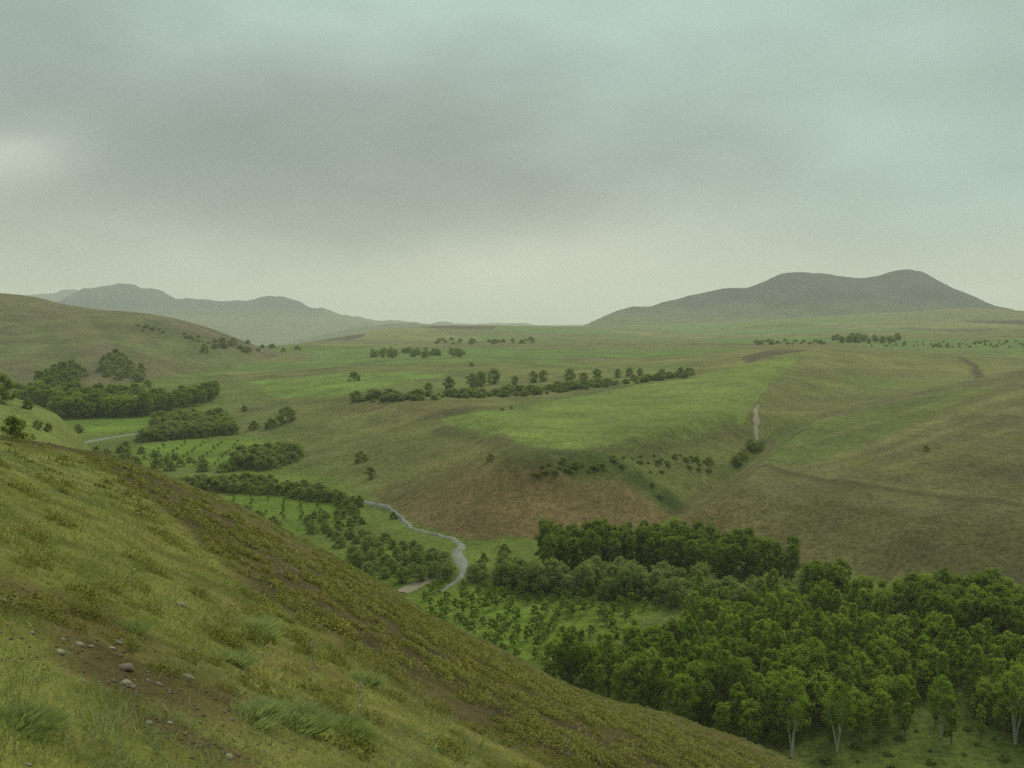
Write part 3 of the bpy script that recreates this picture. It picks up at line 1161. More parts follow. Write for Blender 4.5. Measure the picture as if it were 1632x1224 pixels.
def poplar_shape(t):
    return (math.sin(math.pi * min(1, .12 + .80 * t)) ** .7) * (1 - .25 * t)


def broad_shape(t):
    return math.sin(math.pi * (.10 + .82 * t)) ** .55


def round_shape(t):
    return math.sqrt(max(0.03, 1 - (2 * t - .9) ** 2 * .9))


def dome_shape(t):
    return math.sqrt(max(0.02, 1 - t * t))


TREES = {}


def tree_kind(key, name, n, make):
    TREES[key] = (name, [make(i) for i in range(n)])


def mk(prefix, h, cr0, rad, shape, ncl, nl, size, mat, bark, r0, nlimb, spread):
    def f(i):
        rng = random.Random(hash((prefix, i)) % 100000 if False else i * 31 + len(prefix))
        hh = h * rng.uniform(.92, 1.08)
        lean = (rng.uniform(-.5, .5) * h * .05, rng.uniform(-.5, .5) * h * .05)
        v, fc, nr_ = crown(h * cr0, hh * .97, rad * rng.uniform(.9, 1.1), shape, ncl, nl, size, i * 17 + len(prefix) * 3, lean)
        cm = mesh_np('crown', v, fc, mat, True, None, nr_)
        v, fc = limbs(hh, r0, nlimb, max(.2, cr0 * .9), spread, i + 5, lean)
        return cm, mesh_np('trunk', v, fc, bark, True)
    return f


tree_kind('poplar', 'poplar_tree', 7, mk('poplar', 10.0, .20, 1.45, poplar_shape, 100, 40, .15, M_POPLAR, M_BARK, .16, 8, 1.7))
tree_kind('dark', 'poplar_tree', 5, mk('darkpop', 10.0, .12, 1.9, broad_shape, 110, 42, .17, M_DARK, M_BARK, .16, 8, 1.7))
tree_kind('broad', 'broadleaf_tree', 6, mk('broad', 8.5, .18, 1.8, broad_shape, 100, 42, .16, M_POPLAR, M_BARK, .17, 9, 2.0))
tree_kind('willow', 'willow_tree', 5, mk('wil', 6.0, .06, 2.5, round_shape, 90, 44, .17, M_WILLOW, M_BARK, .18, 9, 1.8))


def pale_tree(i):
    rng = np.random.default_rng(500 + i)
    v, fc, nr_ = crown(4.2, 10.2, 2.3, round_shape, 85, 40, .15, 300 + i)
    parts = []
    for k in range(5 if i == 0 else 2 + i):
        th, sp_ = k * 2.1 + i, rng.uniform(.5, 2.0)
        top = rng.uniform(6.5, 9)
        pts = [(sp_ * t ** 1.3 * math.cos(th) + .1 * math.sin(6 * t + k), sp_ * t ** 1.3 * math.sin(th), top * t - .3 * (t == 0)) for t in np.linspace(0, 1, 7)]
        parts.append(tube(pts, np.linspace(.14, .03, 7)))
        for q in range(3):
            b = np.array(pts[3 + q])
            d = np.array([math.cos(th + q * 2), math.sin(th + q * 2), 1.0])
            parts.append(tube([b, b + d * .7, b + d * 1.3], [.05, .035, .012], 5))
    tv, tf = join(parts)
    return mesh_np('crown', v, fc, M_POPLAR, True, None, nr_), mesh_np('trunk', tv, tf, M_PALEBARK, True)


tree_kind('pale', 'pale_stemmed_tree', 3, pale_tree)
tree_kind('orchard', 'orchard_tree', 4, mk('orc', 2.6, .22, 1.15, round_shape, 22, 30, .13, M_ORCH, M_BARK, .07, 5, .8))
tree_kind('bush', 'bush', 5, mk('bus', 2.4, .02, 1.6, dome_shape, 44, 36, .14, M_BUSH, M_BARK, .06, 7, 1.0))


def plant(key, x, y, label, cat, group, s=1.0, sxy=1.0, name=None, i=None):
    nm, var = TREES[key]
    cm, tm = var[random.randrange(len(var)) if i is None else i]
    e = bpy.data.objects.new(name or nm, None)
    e.empty_display_size = .5
    COL.objects.link(e)
    e.location = (x, y, float(H(np.array([x]), np.array([y]))[0]) - .05)
    e.rotation_euler = (0, 0, random.uniform(0, 6.28))
    e.scale = (s * sxy, s * sxy, s)
    tag(e, label, cat, group)
    link('trunk', tm, e)
    link('crown', cm, e)
    return e


def scatter(poly, gap, seed, tries=9000, maxn=400):
    rng = np.random.default_rng(seed)
    poly = np.asarray(poly)
    lo, hi = poly.min(0), poly.max(0)
    pts = []
    c = rng.uniform(lo, hi, (tries, 2))
    c = c[inpoly(c[:, 0], c[:, 1], poly)]
    for p in c:
        if all((p[0] - q[0]) ** 2 + (p[1] - q[1]) ** 2 > gap * gap for q in pts):
            pts.append(p)
            if len(pts) >= maxn:
                break
    return np.array(pts)


def grove(pix, keys, gap, s0, s1, label, group, seed, cat='tree', sxy=1.0, name=None, maxn=400, keep=None):
    P = scatter(floor_poly(pix), gap, seed, maxn=maxn)
    us = np.sort(P[:, 0] / P[:, 1])
    q1, q2 = us[len(us) // 3], us[2 * len(us) // 3]
    for p in P:
        if keep is not None and not keep(p):
            continue
        key = keys if isinstance(keys, str) else random.choice(keys)
        s = random.uniform(s0, s1)
        u = p[0] / p[1]
        t = (s - s0) / (s1 - s0)
        lab = label + (', short one' if t < .33 else ', tall one' if t > .67 else ', mid-sized one') + (', left third' if u < q1 else ', right third' if u > q2 else ', middle third')
        plant(key, p[0], p[1], lab, cat, group, s, sxy * random.uniform(.85, 1.2), name)


# ---- near grove in the valley bottom
grove([(855, 900), (900, 893), (1000, 888), (1110, 890), (1180, 905), (1265, 925), (1262, 938), (1150, 928), (1000, 915), (880, 918)], 'dark', 2.6, .72, 1.0,
      'dark poplar in the dense back row of the near grove', 'dark back row of the near grove', 1)
grove([(800, 935), (850, 930), (1000, 935), (1150, 945), (1290, 960), (1300, 985), (1180, 985), (1060, 965), (950, 955), (830, 945)], 'willow', 3.2, .65, 1.1,
      'grey-green rounded tree below the dark poplars', 'rounded trees along the orchard edge', 2)
grove([(1290, 962), (1340, 962), (1345, 975), (1290, 980)], 'dark', 3.0, .85, 1.0, 'dark poplar at the right end of the back row',
      'dark poplars at the end of the back row', 3)
grove([(1100, 985), (1200, 985), (1400, 1000), (1420, 1040), (1330, 1070), (1190, 1060), (1090, 1030)], ('poplar', 'broad', 'broad'), 2.6, .55, .92,
      'light green tree in the middle of the near grove', 'middle of the near grove', 4)
grove([(860, 1085), (990, 1060), (1090, 1050), (1200, 1080), (1330, 1085), (1400, 1080), (1420, 1120), (1300, 1160), (1230, 1195), (1120, 1175), (980, 1130), (880, 1100)], ('poplar', 'broad', 'broad', 'dark'), 2.5, .6, 1.0,
      'bushy green tree in the front of the near grove', 'front of the near grove', 5)
grove([(1430, 985), (1520, 985), (1640, 1000), (1740, 1010), (1740, 1060), (1600, 1055), (1480, 1030)], ('dark', 'dark', 'broad'), 2.8, .85, 1.15,
      'dark tree at the right edge under the striped hill', 'dark trees under the striped hill', 6)
grove([(1420, 1060), (1500, 1060), (1632, 1085), (1740, 1100), (1740, 1160), (1620, 1150), (1500, 1125), (1430, 1110)], ('poplar', 'broad'), 2.8, .66, 1.02,
      'loose light green poplar behind the small meadow at lower right', 'poplars behind the small meadow', 7)
for (px, row, s, lab) in [(1262, 1205, .95, 'pale-stemmed tree with splayed white trunks at the front of the grove'),
                          (1335, 1200, .90, 'pale-trunked tree just right of the splayed white trunks'),
                          (1618, 1185, 1.0, 'tall tree with pale bare trunk at the lower right edge'),
                          (1500, 1175, .8, 'slender pale tree at the edge of the small meadow')]:
    q = on_floor(px, row)
    plant('pale', q[0], q[1], lab, 'tree', None, s, 1.0, None, 0 if px == 1262 else None)

grove([(1560, 1140), (1640, 1150), (1760, 1165), (1760, 1215), (1660, 1205), (1580, 1180)], ('broad', 'poplar'), 3.0, .6, .95,
      'leafy tree before the meadow at the lower right edge', 'trees at the lower right edge', 8)
grove([(1290, 1170), (1400, 1120), (1470, 1125), (1460, 1150), (1380, 1185), (1310, 1200)], ('broad', 'poplar'), 2.8, .55, .85,
      'light tree between the splayed white trunks and the meadow', 'trees around the white trunks', 9)
grove([(1300, 1215), (1390, 1175), (1560, 1150), (1700, 1190), (1720, 1240), (1400, 1240)], 'bush', 3.4, .16, .4,
      'low leafy clump in the rough grass of the small meadow', 'undergrowth of the small meadow', 10, 'bush', 1.3)

grove([(1335, 968), (1440, 985), (1455, 1015), (1350, 1005)], ('broad', 'poplar', 'willow'), 2.8, .6, .85,
      'pale green tree in the dip between the two dark stands', 'trees in the dip', 14)
grove([(1400, 1145), (1560, 1135), (1640, 1160), (1600, 1188), (1450, 1185)], ('broad', 'poplar'), 4.0, .45, .75,
      'young tree at the back of the small meadow', 'young trees of the meadow', 15)

# ---- orchard rows
ORCH_N = 0


def orchard(pix, dx, dy, ang, label, group, seed, s0=.7, s1=1.1, drop=.12, jit=.35):
    global ORCH_N
    poly = floor_poly(pix)
    rng = random.Random(seed)
    c0 = poly.mean(0)
    ca, sa = math.cos(ang), math.sin(ang)
    for i in range(-40, 41):
        for j in range(-40, 41):
            a, b = i * dx + rng.uniform(-jit, jit), j * dy + rng.uniform(-jit, jit)
            x, y = c0[0] + a * ca - b * sa, c0[1] + a * sa + b * ca
            if rng.random() < drop or not inpoly(np.array([x]), np.array([y]), poly)[0]:
                continue
            s = rng.uniform(s0, s1)
            u = (x / y - c0[0] / c0[1])
            plant('orchard', x, y, ('larger ' if s > (s0 + s1) / 2 else 'very ') + label + (', left part' if u < -.03 else ', right part' if u > .03 else ', middle part'), 'fruit tree', group, s)
            ORCH_N += 1


orchard([(655, 955), (700, 932), (800, 945), (1070, 970), (985, 1000), (850, 1050), (830, 1085), (700, 1000)], 3.3, 3.6, .5,
        'small fruit tree in the orchard rows beside the near grove', 'orchard beside the near grove', 1)
orchard([(330, 800), (365, 792), (450, 792), (565, 802), (580, 822), (500, 836), (390, 836)], 4.6, 5.0, .2,
        'small fruit tree on the bright plot inside the river bend', 'orchard inside the river bend', 2, .35, .6)
orchard([(200, 735), (230, 714), (300, 704), (400, 706), (455, 714), (430, 733), (330, 745)], 6.6, 7.0, .1,
        'small fruit tree on the bright plot of the upper valley', 'orchard of the upper valley', 3, .4, .7)

# ---- river bushes
grove([(560, 880), (600, 870), (660, 880), (720, 905), (715, 925), (650, 930), (590, 920), (560, 900)], 'willow', 3.1, .34, .62,
      'dark willow bush on the near bank beside the river', 'willow bushes by the river', 11, 'bush', 1.1, 'willow_bush')
grove([(752, 915), (800, 905), (850, 915), (860, 940), (790, 938), (755, 930)], 'willow', 3.0, .45, .68,
      'willow bush where the river meets the orchard', 'willow bushes across the river', 12, 'bush', 1.1, 'willow_bush')
grove([(500, 820), (560, 812), (585, 830), (560, 850), (620, 862), (600, 872), (530, 860), (480, 850)], 'bush', 3.1, .5, 1.0,
      'dark bush in the thicket at the river bend', 'thicket at the river bend', 13, 'bush')
for px, row, s, lab in [(436, 840, 1.25, 'single round dark bush at the edge of the hillside'), (412, 828, 1.0, 'smaller bush just left of the single round one'),
                        (394, 818, .9, 'upright bush left of the pair on the bright plot'), (627, 826, .8, 'little dark bush on the turf beside the river'),
                        (803, 882, .9, 'little dark bush on the far river bank'), (770, 893, .7, 'low bush beside the river bend'),
                        (541, 872, .9, 'upright bush on the turf above the river thicket')]:
    q = on_floor(px, row)
    plant('bush', q[0], q[1], lab, 'bush', None, s)

# ---- belts of trees up the valley
grove([(285, 775), (330, 770), (420, 770), (520, 790), (575, 806), (560, 810), (440, 790), (320, 786)], 'bush', 3.0, .9, 1.6,
      'low dark tree in the belt above the river-bend plot', 'belt above the river bend plot', 21, 'tree', 1.1, 'willow_tree')
grove([(380, 735), (430, 725), (475, 722), (470, 738), (430, 752), (370, 750)], 'bush', 3.6, 1.4, 2.2,
      'dark tree in the clump at the foot of the bench', 'clump at the foot of the bench', 22, 'tree', 1.1, 'willow_tree')
grove([(150, 720), (200, 716), (330, 742), (360, 752), (300, 755), (200, 738)], 'bush', 6.5, .8, 1.5,
      'low tree along the near side of the upper plot', 'thin line by the upper plot', 23, 'tree', 1.1, 'willow_tree')
grove([(225, 698), (290, 690), (365, 682), (372, 692), (300, 699), (230, 704)], 'bush', 3.2, 1.7, 2.5,
      'dark tree in the straight row across the upper valley', 'straight row across the upper valley', 24, 'tree', 1.1, 'willow_tree')
grove([(240, 685), (270, 676), (350, 670), (360, 680), (290, 688)], 'bush', 4.2, 1.8, 2.8,
      'tree in the bushy clump behind the straight row', 'clump behind the straight row', 25, 'tree', 1.1, 'willow_tree')
grove([(85, 662), (120, 655), (235, 657), (240, 664), (130, 668), (85, 668)], ('dark', 'broad'), 4.4, .9, 1.2,
      'dark tree in the front rank of the upper valley wood', 'front of the upper valley wood', 26, sxy=1.5, name='wood_tree')
grove([(20, 645), (60, 632), (160, 640), (240, 645), (250, 655), (90, 655), (40, 652)], ('dark', 'broad'), 5.5, .85, 1.2,
      'dark tree deep in the upper valley wood', 'upper valley wood', 27, sxy=1.5, name='wood_tree')
grove([(240, 648), (300, 638), (345, 632), (345, 638), (260, 660)], ('dark', 'broad'), 5.0, .75, 1.05,
      'dark tree in the right wing of the upper valley wood', 'right wing of the upper valley wood', 28, sxy=1.5, name='wood_tree')
grove([(60, 622), (100, 612), (125, 614), (120, 622), (70, 628)], 'dark', 6.0, .8, 1.1,
      'dark tree in the small clump behind the upper valley wood', 'clump behind the upper valley wood', 29, sxy=1.5, name='wood_tree')
grove([(160, 606), (180, 600), (225, 602), (220, 610), (170, 612)], 'bush', 7, 1.6, 2.6, 'scattered tree beyond the upper valley wood', 'scattered trees up the valley', 30)
for i, (px, row, s) in enumerate([(125, 690, 1.6), (110, 702, 1.3), (134, 612, 2.2), (235, 617, 1.8), (150, 633, 1.8)]):
    q = on_floor(px, row)
    plant('bush', q[0], q[1], ['dark bush at the near corner of the upper plot', 'lower of the two bushes at the near corner of the upper plot', 'lone tree to the right of the small clump',
                               'lone far bush below the left hill', 'lone bush between wood and small clump'][i], 'bush', None, s)
for i, (px, row, s) in enumerate([(3, 640, 2.6), (45, 652, 1.1), (33, 682, .8), (60, 684, .8), (77, 688, .8), (20, 700, .6)]):
    q = hit(px, row)[0]
    plant('bush', q[0], q[1], ['big dark bush at the left edge of the picture', 'small round bush alone on the green spur', 'leftmost of three little bushes on the green spur',
                               'middle one of three little bushes on the green spur', 'rightmost of three little bushes on the green spur', 'tiny bush on the spur above the hillside edge'][i],
          'bush', None, s)


# ---- trees on the bench and plain (seen on the ground there)
def spot(key, px, row, s, label, cat='tree', group=None, sxy=1.0, name=None):
    q = hit(px, row)[0]
    return plant(key, q[0], q[1], label, cat, group, s, sxy, name)


for px, row, s, lab in [(575, 736, 1.5, 'upright shrub on the bench slope, upper of the pair'), (590, 762, 1.4, 'round shrub on the bench slope, lower of the pair'),
                        (782, 733, .7, 'tiny dark shrub below the rim of the bench field'), (980, 738, .5, 'speck of a shrub under the rim of the bench field'),
                        (565, 607, 2.0, 'lone round tree in the green field left of the tree line'), (458, 672, 2.6, 'dark bush on the shoulder above the valley'),
                        (432, 682, 1.6, 'small bush left of the dark one on the shoulder'), (405, 684, 1.5, 'leftmost bush on the shoulder above the valley'),
                        (390, 655, 1.1, 'small bush on the valley side below the green field'),
                        (801, 655, .5, 'tiny stand-in bush for a dot at the corner of the bench field'), (815, 652, .5, 'tiny stand-in bush for a dot beside the one at the field corner'),  # stand-ins: two dots taken for distant figures, built as bushes
                        (1476, 718, .6, 'tiny stand-in bush for a dark thing alone on the striped hill'), (751, 584, 1.0, 'small bush in the strips beyond the tree line'),  # bush on the striped hill stands in for an unidentified dark thing
                        (568, 640, 1.9, 'dark bush at the left end of the tree line'), (1130, 740, .9, 'shrub above the gully, left'), (1040, 775, .6, 'shrub on the reddish bank'),
                        (1053, 795, .6, 'shrub low on the reddish bank')]:
    spot('bush', px, row, s, lab, 'shrub')
# thicket in the gully head
for k in range(16):
    t = random.random()
    spot('bush', 1172 + 36 * t + random.uniform(-8, 8), 738 - 28 * t + random.uniform(-6, 8), random.uniform(.7, 1.25), 'bright green shrub in the thicket of the gully', 'shrub', 'thicket in the gully')
for k in range(60):
    t = random.random()
    spot('bush', 845 + 285 * t, 752 - 10 * math.sin(t * 3) - 14 * t * t + random.gauss(2, 7), random.uniform(.18, .42), 'low dark shrub in the scrub band under the bench rim', 'shrub',
         'scrub band under the rim', 1.9)
# tree line along the upper edge of the bench field
line = [(575, 640), (650, 637), (740, 634), (820, 631), (880, 626), (940, 618), (1000, 612), (1050, 606), (1100, 600)]
lx, ly = [p[0] for p in line], [p[1] for p in line]
for k in range(210):
    px = random.uniform(575, 1100)
    row = np.interp(px, lx, ly) + random.uniform(-6, 2)
    spot('willow', px, row, random.choice((.25, .3, .36, .44, .6)) * random.uniform(.85, 1.15), 'low bushy tree in the long hedge behind the bench field', 'tree', 'long hedge behind the bench field', 1.9, 'hedge_tree')
for px, row, s, lab in [(683, 626, .8, 'slim tree at the left start of the hedge'), (716, 622, 1.15, 'dark tree standing above the hedge, left'), (752, 618, 1.2, 'broad dark tree above the hedge'),
                        (766, 616, 1.2, 'dark tree right of the broad one above the hedge'), (787, 612, 1.3, 'tallest tree above the hedge'), (820, 614, .8, 'small tree right of the tallest above the hedge'),
                        (850, 610, 1.0, 'rounded tree above the middle of the hedge'), (866, 608, 1.0, 'second rounded tree above the middle of the hedge'),
                        (908, 608, 1.1, 'rounded pale tree above the hedge right of the middle'), (930, 610, .9, 'dark tree beside the rounded pale one'), (952, 606, 1.0, 'light green tree above the hedge'),
                        (985, 602, .8, 'first of three small trees above the right half of the hedge'), (1003, 600, .8, 'middle of three small trees above the right half of the hedge'),
                        (1020, 599, .7, 'last of three small trees above the right half of the hedge'), (1055, 601, .7, 'small tree near the right end of the hedge'), (1085, 599, .8, 'tree at the right end of the hedge')]:
    spot('willow', px, row, s, lab, 'tree')
for k in range(34):
    spot('willow', random.uniform(592, 742), random.uniform(562, 571), random.uniform(.6, 1.0), 'green tree in the far copse left of centre', 'tree', 'far copse left of centre', 1.2)
for k in range(26):
    spot('bush', random.uniform(672, 880), 546 + random.uniform(-3, 3), random.uniform(.8, 1.9), 'faint dark tree in the broken row on the far plain', 'tree', 'broken row on the far plain', 1.4, 'far_tree')
for k in range(30):
    spot('willow', 1322 + 112 * random.random(), 544 + random.uniform(-3, 3), random.uniform(.6, 1.2), 'dark tree in the copse on the plain at right', 'tree', 'copse on the plain at right', 1.3)
for k in range(70):
    spot('bush', random.uniform(1380, 1632), random.uniform(545, 554), random.uniform(.5, .95), 'dot-like tree in the far orchard right of the copse', 'tree', 'far orchard on the plain', 1.0, 'far_tree')
for k in range(30):
    spot('bush', random.uniform(1190, 1320), random.uniform(544, 550), random.uniform(.6, 1.1), 'low tree in the dark line left of the copse', 'tree', 'dark line left of the copse', 1.5, 'far_tree')
for k in range(40):
    spot('bush', random.gauss(375, 40), random.uniform(545, 562), random.uniform(.8, 1.9), 'hazy tree in the far end of the valley', 'tree', 'hazy trees at the valley end', 1.2, 'far_tree')


for k in range(16):
    t = random.random()
    spot('bush', 195 + 130 * t + random.uniform(-8, 8), 517 + 24 * t + random.uniform(-4, 5), random.uniform(.5, 1.0), 'dark shrub in the streak of scrub across the left hill', 'shrub',
         'scrub across the left hill', 1.5, 'far_shrub')


# ------------------------------------------------------------------ near slope: shrubs, grass, stones
def cushion(seed, n=150, r=.5, h=.32, size=.055, mat=None, name='cushion_shrub'):
    rng = np.random.default_rng(seed)
    p = rng.normal(size=(n, 3))
    p[:, 2] = np.abs(p[:, 2])
    p /= np.linalg.norm(p, axis=1, keepdims=True)
    bump = 1 + .25 * np.sin(3 * np.arctan2(p[:, 1], p[:, 0]) + seed)
    q = p * np.stack([r * bump, r * bump, np.full(n, h)], 1) * rng.uniform(.55, 1.05, (n, 1))
    V, Fc, nr_ = leaves(q, size, rng, p, .4)
    return mesh_np(name, V, Fc, mat or M_CUSH, True, None, nr_)


CUSH = [cushion(i, 420, size=.032) for i in range(6)]
YEL = [cushion(40 + i, 240, .32, .24, .024, M_YELLOW, 'flowering_shrub') for i in range(2)]


def feathery(seed, n=2600):
    """a soft clump of fine arching blades"""
    rng = np.random.default_rng(seed)
    th, q = rng.uniform(0, 2 * np.pi, n), np.sqrt(rng.uniform(0, 1, n)) * .42
    b = np.stack([q * np.cos(th) * (1 + .3 * np.sin(2 * th + seed)), q * np.sin(th), 0 * q - .05], 1)
    h = rng.uniform(.08, .40, n) * (1 - .6 * q / .42) * (.7 + .5 * fbm(b[:, 0] * 9, b[:, 1] * 9, seed, 2))
    out = b * np.array([1, 1, 0]) * .3 + rng.normal(size=(n, 3)) * .09
    out[:, 2] = 0
    tip = b + out + np.stack([0 * h, 0 * h, h + .05], 1)
    mid = b + out * .35 + np.stack([0 * h, 0 * h, h * .65], 1)
    a = rng.uniform(0, np.pi, n)
    w = np.stack([np.cos(a), np.sin(a), 0 * a], 1) * rng.uniform(.0018, .0045, (n, 1))
    V = np.stack([b - w, b + w, mid + w * .8, tip], 1)
    V2 = np.stack([b - w, mid + w * .8, tip, mid - w * .8], 1)
    V = np.concatenate([V, V2]).reshape(-1, 3)
    return mesh_np('herb', V, np.arange(8 * n).reshape(-1, 4), M_FERN)


HERB = [feathery(60 + i) for i in range(3)]


def seat(o, x, y, s, flat=1.0):
    e = .3
    z = H(np.array([x, x + e, x - e, x, x]), np.array([y, y, y, y + e, y - e]))
    o.location = (x, y, float(z[0]) - .03 * s)
    nx_, ny_ = -(z[1] - z[2]) / (2 * e), -(z[3] - z[4]) / (2 * e)
    from mathutils import Vector
    o.rotation_mode = 'QUATERNION'
    qn = Vector((nx_ * .6, ny_ * .6, 1)).to_track_quat('Z', 'Y')
    from mathutils import Quaternion
    o.rotation_quaternion = qn @ Quaternion((0, 0, 1), random.uniform(0, 6.28))
    o.scale = (s, s, s * flat)


def side(u):
    return 'far left' if u < -.35 else 'left' if u < -.15 else 'centre left' if u < 0 else 'centre right' if u < .15 else 'right'


rngS = np.random.default_rng(5)
cand = []
while len(cand) < 2600:
    r = math.exp(rngS.uniform(math.log(7), math.log(105)))
    a = math.radians(rngS.uniform(-31, 27))
    x, y = r * math.sin(a), r * math.cos(a)
    belt, core = flank(np.array([x]), np.array([y]))
    if rngS.random() < .10 + .90 * float(belt[0]) - .35 * float(core[0]):
        cand.append((x, y, r))
cand.sort(key=lambda c: c[2])
cx_ = np.array(cand)
okc = [c for c, k in zip(cand, Gcls(cx_[:, 0], cx_[:, 1])) if k == 0]
step = max(1, len(okc) // 280)
things = okc[:140] + okc[140::max(1, (len(okc) - 140) // 140)][:140]
tset = set(things)
for k, (x, y, r) in enumerate(things):
    o = link('cushion_shrub', CUSH[k % 6])
    seat(o, x, y, random.uniform(.30, .75) if r > 14 else random.uniform(.22, .45), random.uniform(.7, 1.2))
    if r < 18:
        tag(o, ('large' if o.scale[0] > .34 else 'small') + (' flat' if o.scale[2] < o.scale[0] * .95 else ' domed') + ' olive cushion shrub on the near grass, ' + side(x / y), 'shrub', 'cushion shrubs on the near grass')
    else:
        tag(o, ('large' if o.scale[0] > .52 else 'small') + (' flat' if o.scale[2] < o.scale[0] * .95 else ' domed') + ' olive cushion shrub on the brown slope, ' + side(x / y), 'shrub', 'cushion shrubs on the brown slope')
rest = [c for c in okc if c not in tset]
Vs, Fs, Ns, off = [], [], [], 0
for k, (x, y, r) in enumerate(rest):
    rng = np.random.default_rng(k)
    ls = min(.055, max(.016, .0016 * r))
    n = int(min(260, 80 * (.05 / ls) ** 1.2)) if r < 40 else 60
    p = rng.normal(size=(n, 3))
    p[:, 2] = np.abs(p[:, 2])
    p /= np.linalg.norm(p, axis=1, keepdims=True)
    s = random.uniform(.28, .7)
    q = p * np.array([.5, .5, .32]) * s * rng.uniform(.5, 1.05, (n, 1))
    q += np.array([x, y, 0])
    q[:, 2] += H(q[:, 0], q[:, 1]) - .02
    v, f, nr_ = leaves(q, ls, rng, p, .4)
    Ns.append(nr_)
    Vs.append(v)
    Fs.append(f + off)
    off += len(v)
if Vs:
    o = link('shrubbery', mesh_np('shrubbery', np.concatenate(Vs), np.concatenate(Fs), M_CUSH, True, None, np.concatenate(Ns)))
    tag(o, 'countless small olive cushion shrubs covering the slope', 'shrubs', kind='stuff')

for k, (px, row, s) in enumerate([(540, 1010, 1.0), (735, 1070, 1.1), (512, 955, .7), (425, 975, .6), (545, 905, .7), (1020, 1130, .7)]):
    q = hit(px, row)[0]
    o = link('flowering_shrub', YEL[k % 2])
    seat(o, q[0], q[1], s)
    tag(o, ['yellow-flowered shrub near the middle of the brown slope', 'yellow-flowered shrub lower on the brown slope, above the grove edge', 'small yellowish shrub left of the middle slope',
            'yellowish shrub between light grass and brown slope', 'yellow-tinged shrub near the upper slope edge', 'yellow-tinged shrub far down the slope'][k], 'shrub')
for k, (px, row, s, lab) in enumerate([(395, 1000, .75, 'dark green bushy herb on the near grass right of the bare soil'),
                                       (200, 1000, .35, 'small grey herb tuft at the edge of the bare soil'),
                                       (390, 1140, .55, 'soft grey-green feathery herb clump at the bottom, left one'),
                                       (455, 1150, .65, 'soft grey-green feathery herb clump at the bottom, middle one'),
                                       (540, 1165, .55, 'soft grey-green feathery herb clump at the bottom, right one'),
                                       (360, 1050, .45, 'green herb cushion between bare soil and feathery clumps'),
                                       (12, 1150, .4, 'leafy herb at the bottom left corner'),
                                       (570, 1085, .55, 'rounded herb tuft with dark shade beneath on the light grass')]):
    q = hit(px, row)[0]
    o = link('herb', HERB[k % 3])
    o.location = (q[0], q[1], float(H(q[:1], q[1:])[0]) - .06 * s)
    o.rotation_euler = (0, 0, k * 1.7)
    o.scale = (s, s, s * .85)
    tag(o, lab, 'herb')


def stone_mesh(seed, mat):
    rng = np.random.default_rng(seed)
    import bmesh
    bm = bmesh.new()
    bmesh.ops.create_icosphere(bm, subdivisions=3, radius=1)
    d = rng.normal(size=(9, 3))
    d /= np.linalg.norm(d, axis=1, keepdims=True)
    c = rng.uniform(.62, .95, 9)
    for v in bm.verts:
        p = np.array(v.co)
        for dd, cc in zip(d, c):
            t = p @ dd
            if t > cc:
                p = p - dd * (t - cc) * .85
        p *= np.array([1, .75, .5])
        p += rng.normal(size=3) * .012
        v.co = p
    me = bpy.data.meshes.new('stone')
    bm.to_mesh(me)
    bm.free()
    me.materials.append(mat)
    for p in me.polygons:
        p.use_smooth = True
    return me


ST = [stone_mesh(i, M_STONE) for i in range(5)] + [stone_mesh(9, M_BROWNSTONE), stone_mesh(12, M_BROWNSTONE)]
stones = [(201, 1066, 17, 5, 'large rounded brown stone on the bare soil'), (253, 1092, 9, 6, 'tan stone right of the large brown one'),
          (200, 1090, 11, 0, 'flat pale stone just below the large brown one'), (211, 1095, 6, 1, 'small pale stone at the foot of the flat pale one'),
          (300, 1080, 10, 2, 'elongated pale stone on the turf right of the bare soil'), (187, 1025, 10, 3, 'yellowish pale stone, upper of two touching stones'),
          (179, 1034, 6, 4, 'whitest small stone below the yellowish one'), (127, 1028, 8, 0, 'grey flat stone in the bare soil'), (95, 1041, 11, 1, 'wide flat stone left in the bare soil'),
          (50, 1009, 6, 2, 'pale flat stone at the upper left of the bare soil'), (3, 958, 9, 3, 'pale stone at the left picture edge'), (18, 1027, 3, 4, 'tiny white stone near the left edge'),
          (132, 1086, 5, 0, 'small grey stone in the lower bare soil'), (157, 1087, 4, 1, 'tiny reddish stone beside the small grey one'), (238, 1153, 8, 2, 'flat pale stone low on the turf, left of two'),
          (270, 1153, 6, 3, 'flat pale stone low on the turf, right of two'), (365, 1206, 8, 4, 'pale stone near the bottom picture edge'), (288, 965, 9, 0, 'pale grey rock lying in the grass above the bare soil'),
          (416, 1043, 6, 1, 'pale stone among the light grass'), (927, 1175, 5, 3, 'bright white stone far down the slope'), (338, 1185, 3, 2, 'tiny pale stone on the bare ground by the feathery clumps'),
          (100, 1020, 4, 4, 'small yellowish stone at the top of the bare soil'), (146, 1030, 4, 0, 'small stone right of the grey flat one'), (45, 1220, 6, 3, 'stone cut by the bottom left picture edge'),
          (236, 1085, 5, 6, 'dark brown stone beside the tan one'), (40, 723, 3, 3, 'single white stone high on the left hillside')]
for px, row, hw, kind, lab in stones:
    q = hit(px, row)[0]
    dist = math.hypot(q[0], q[1])
    s = hw * dist / F
    o = link('stone', ST[kind])
    seat(o, q[0], q[1], s, 1.0)
    o.location.z += .12 * s
    tag(o, lab, 'stone')

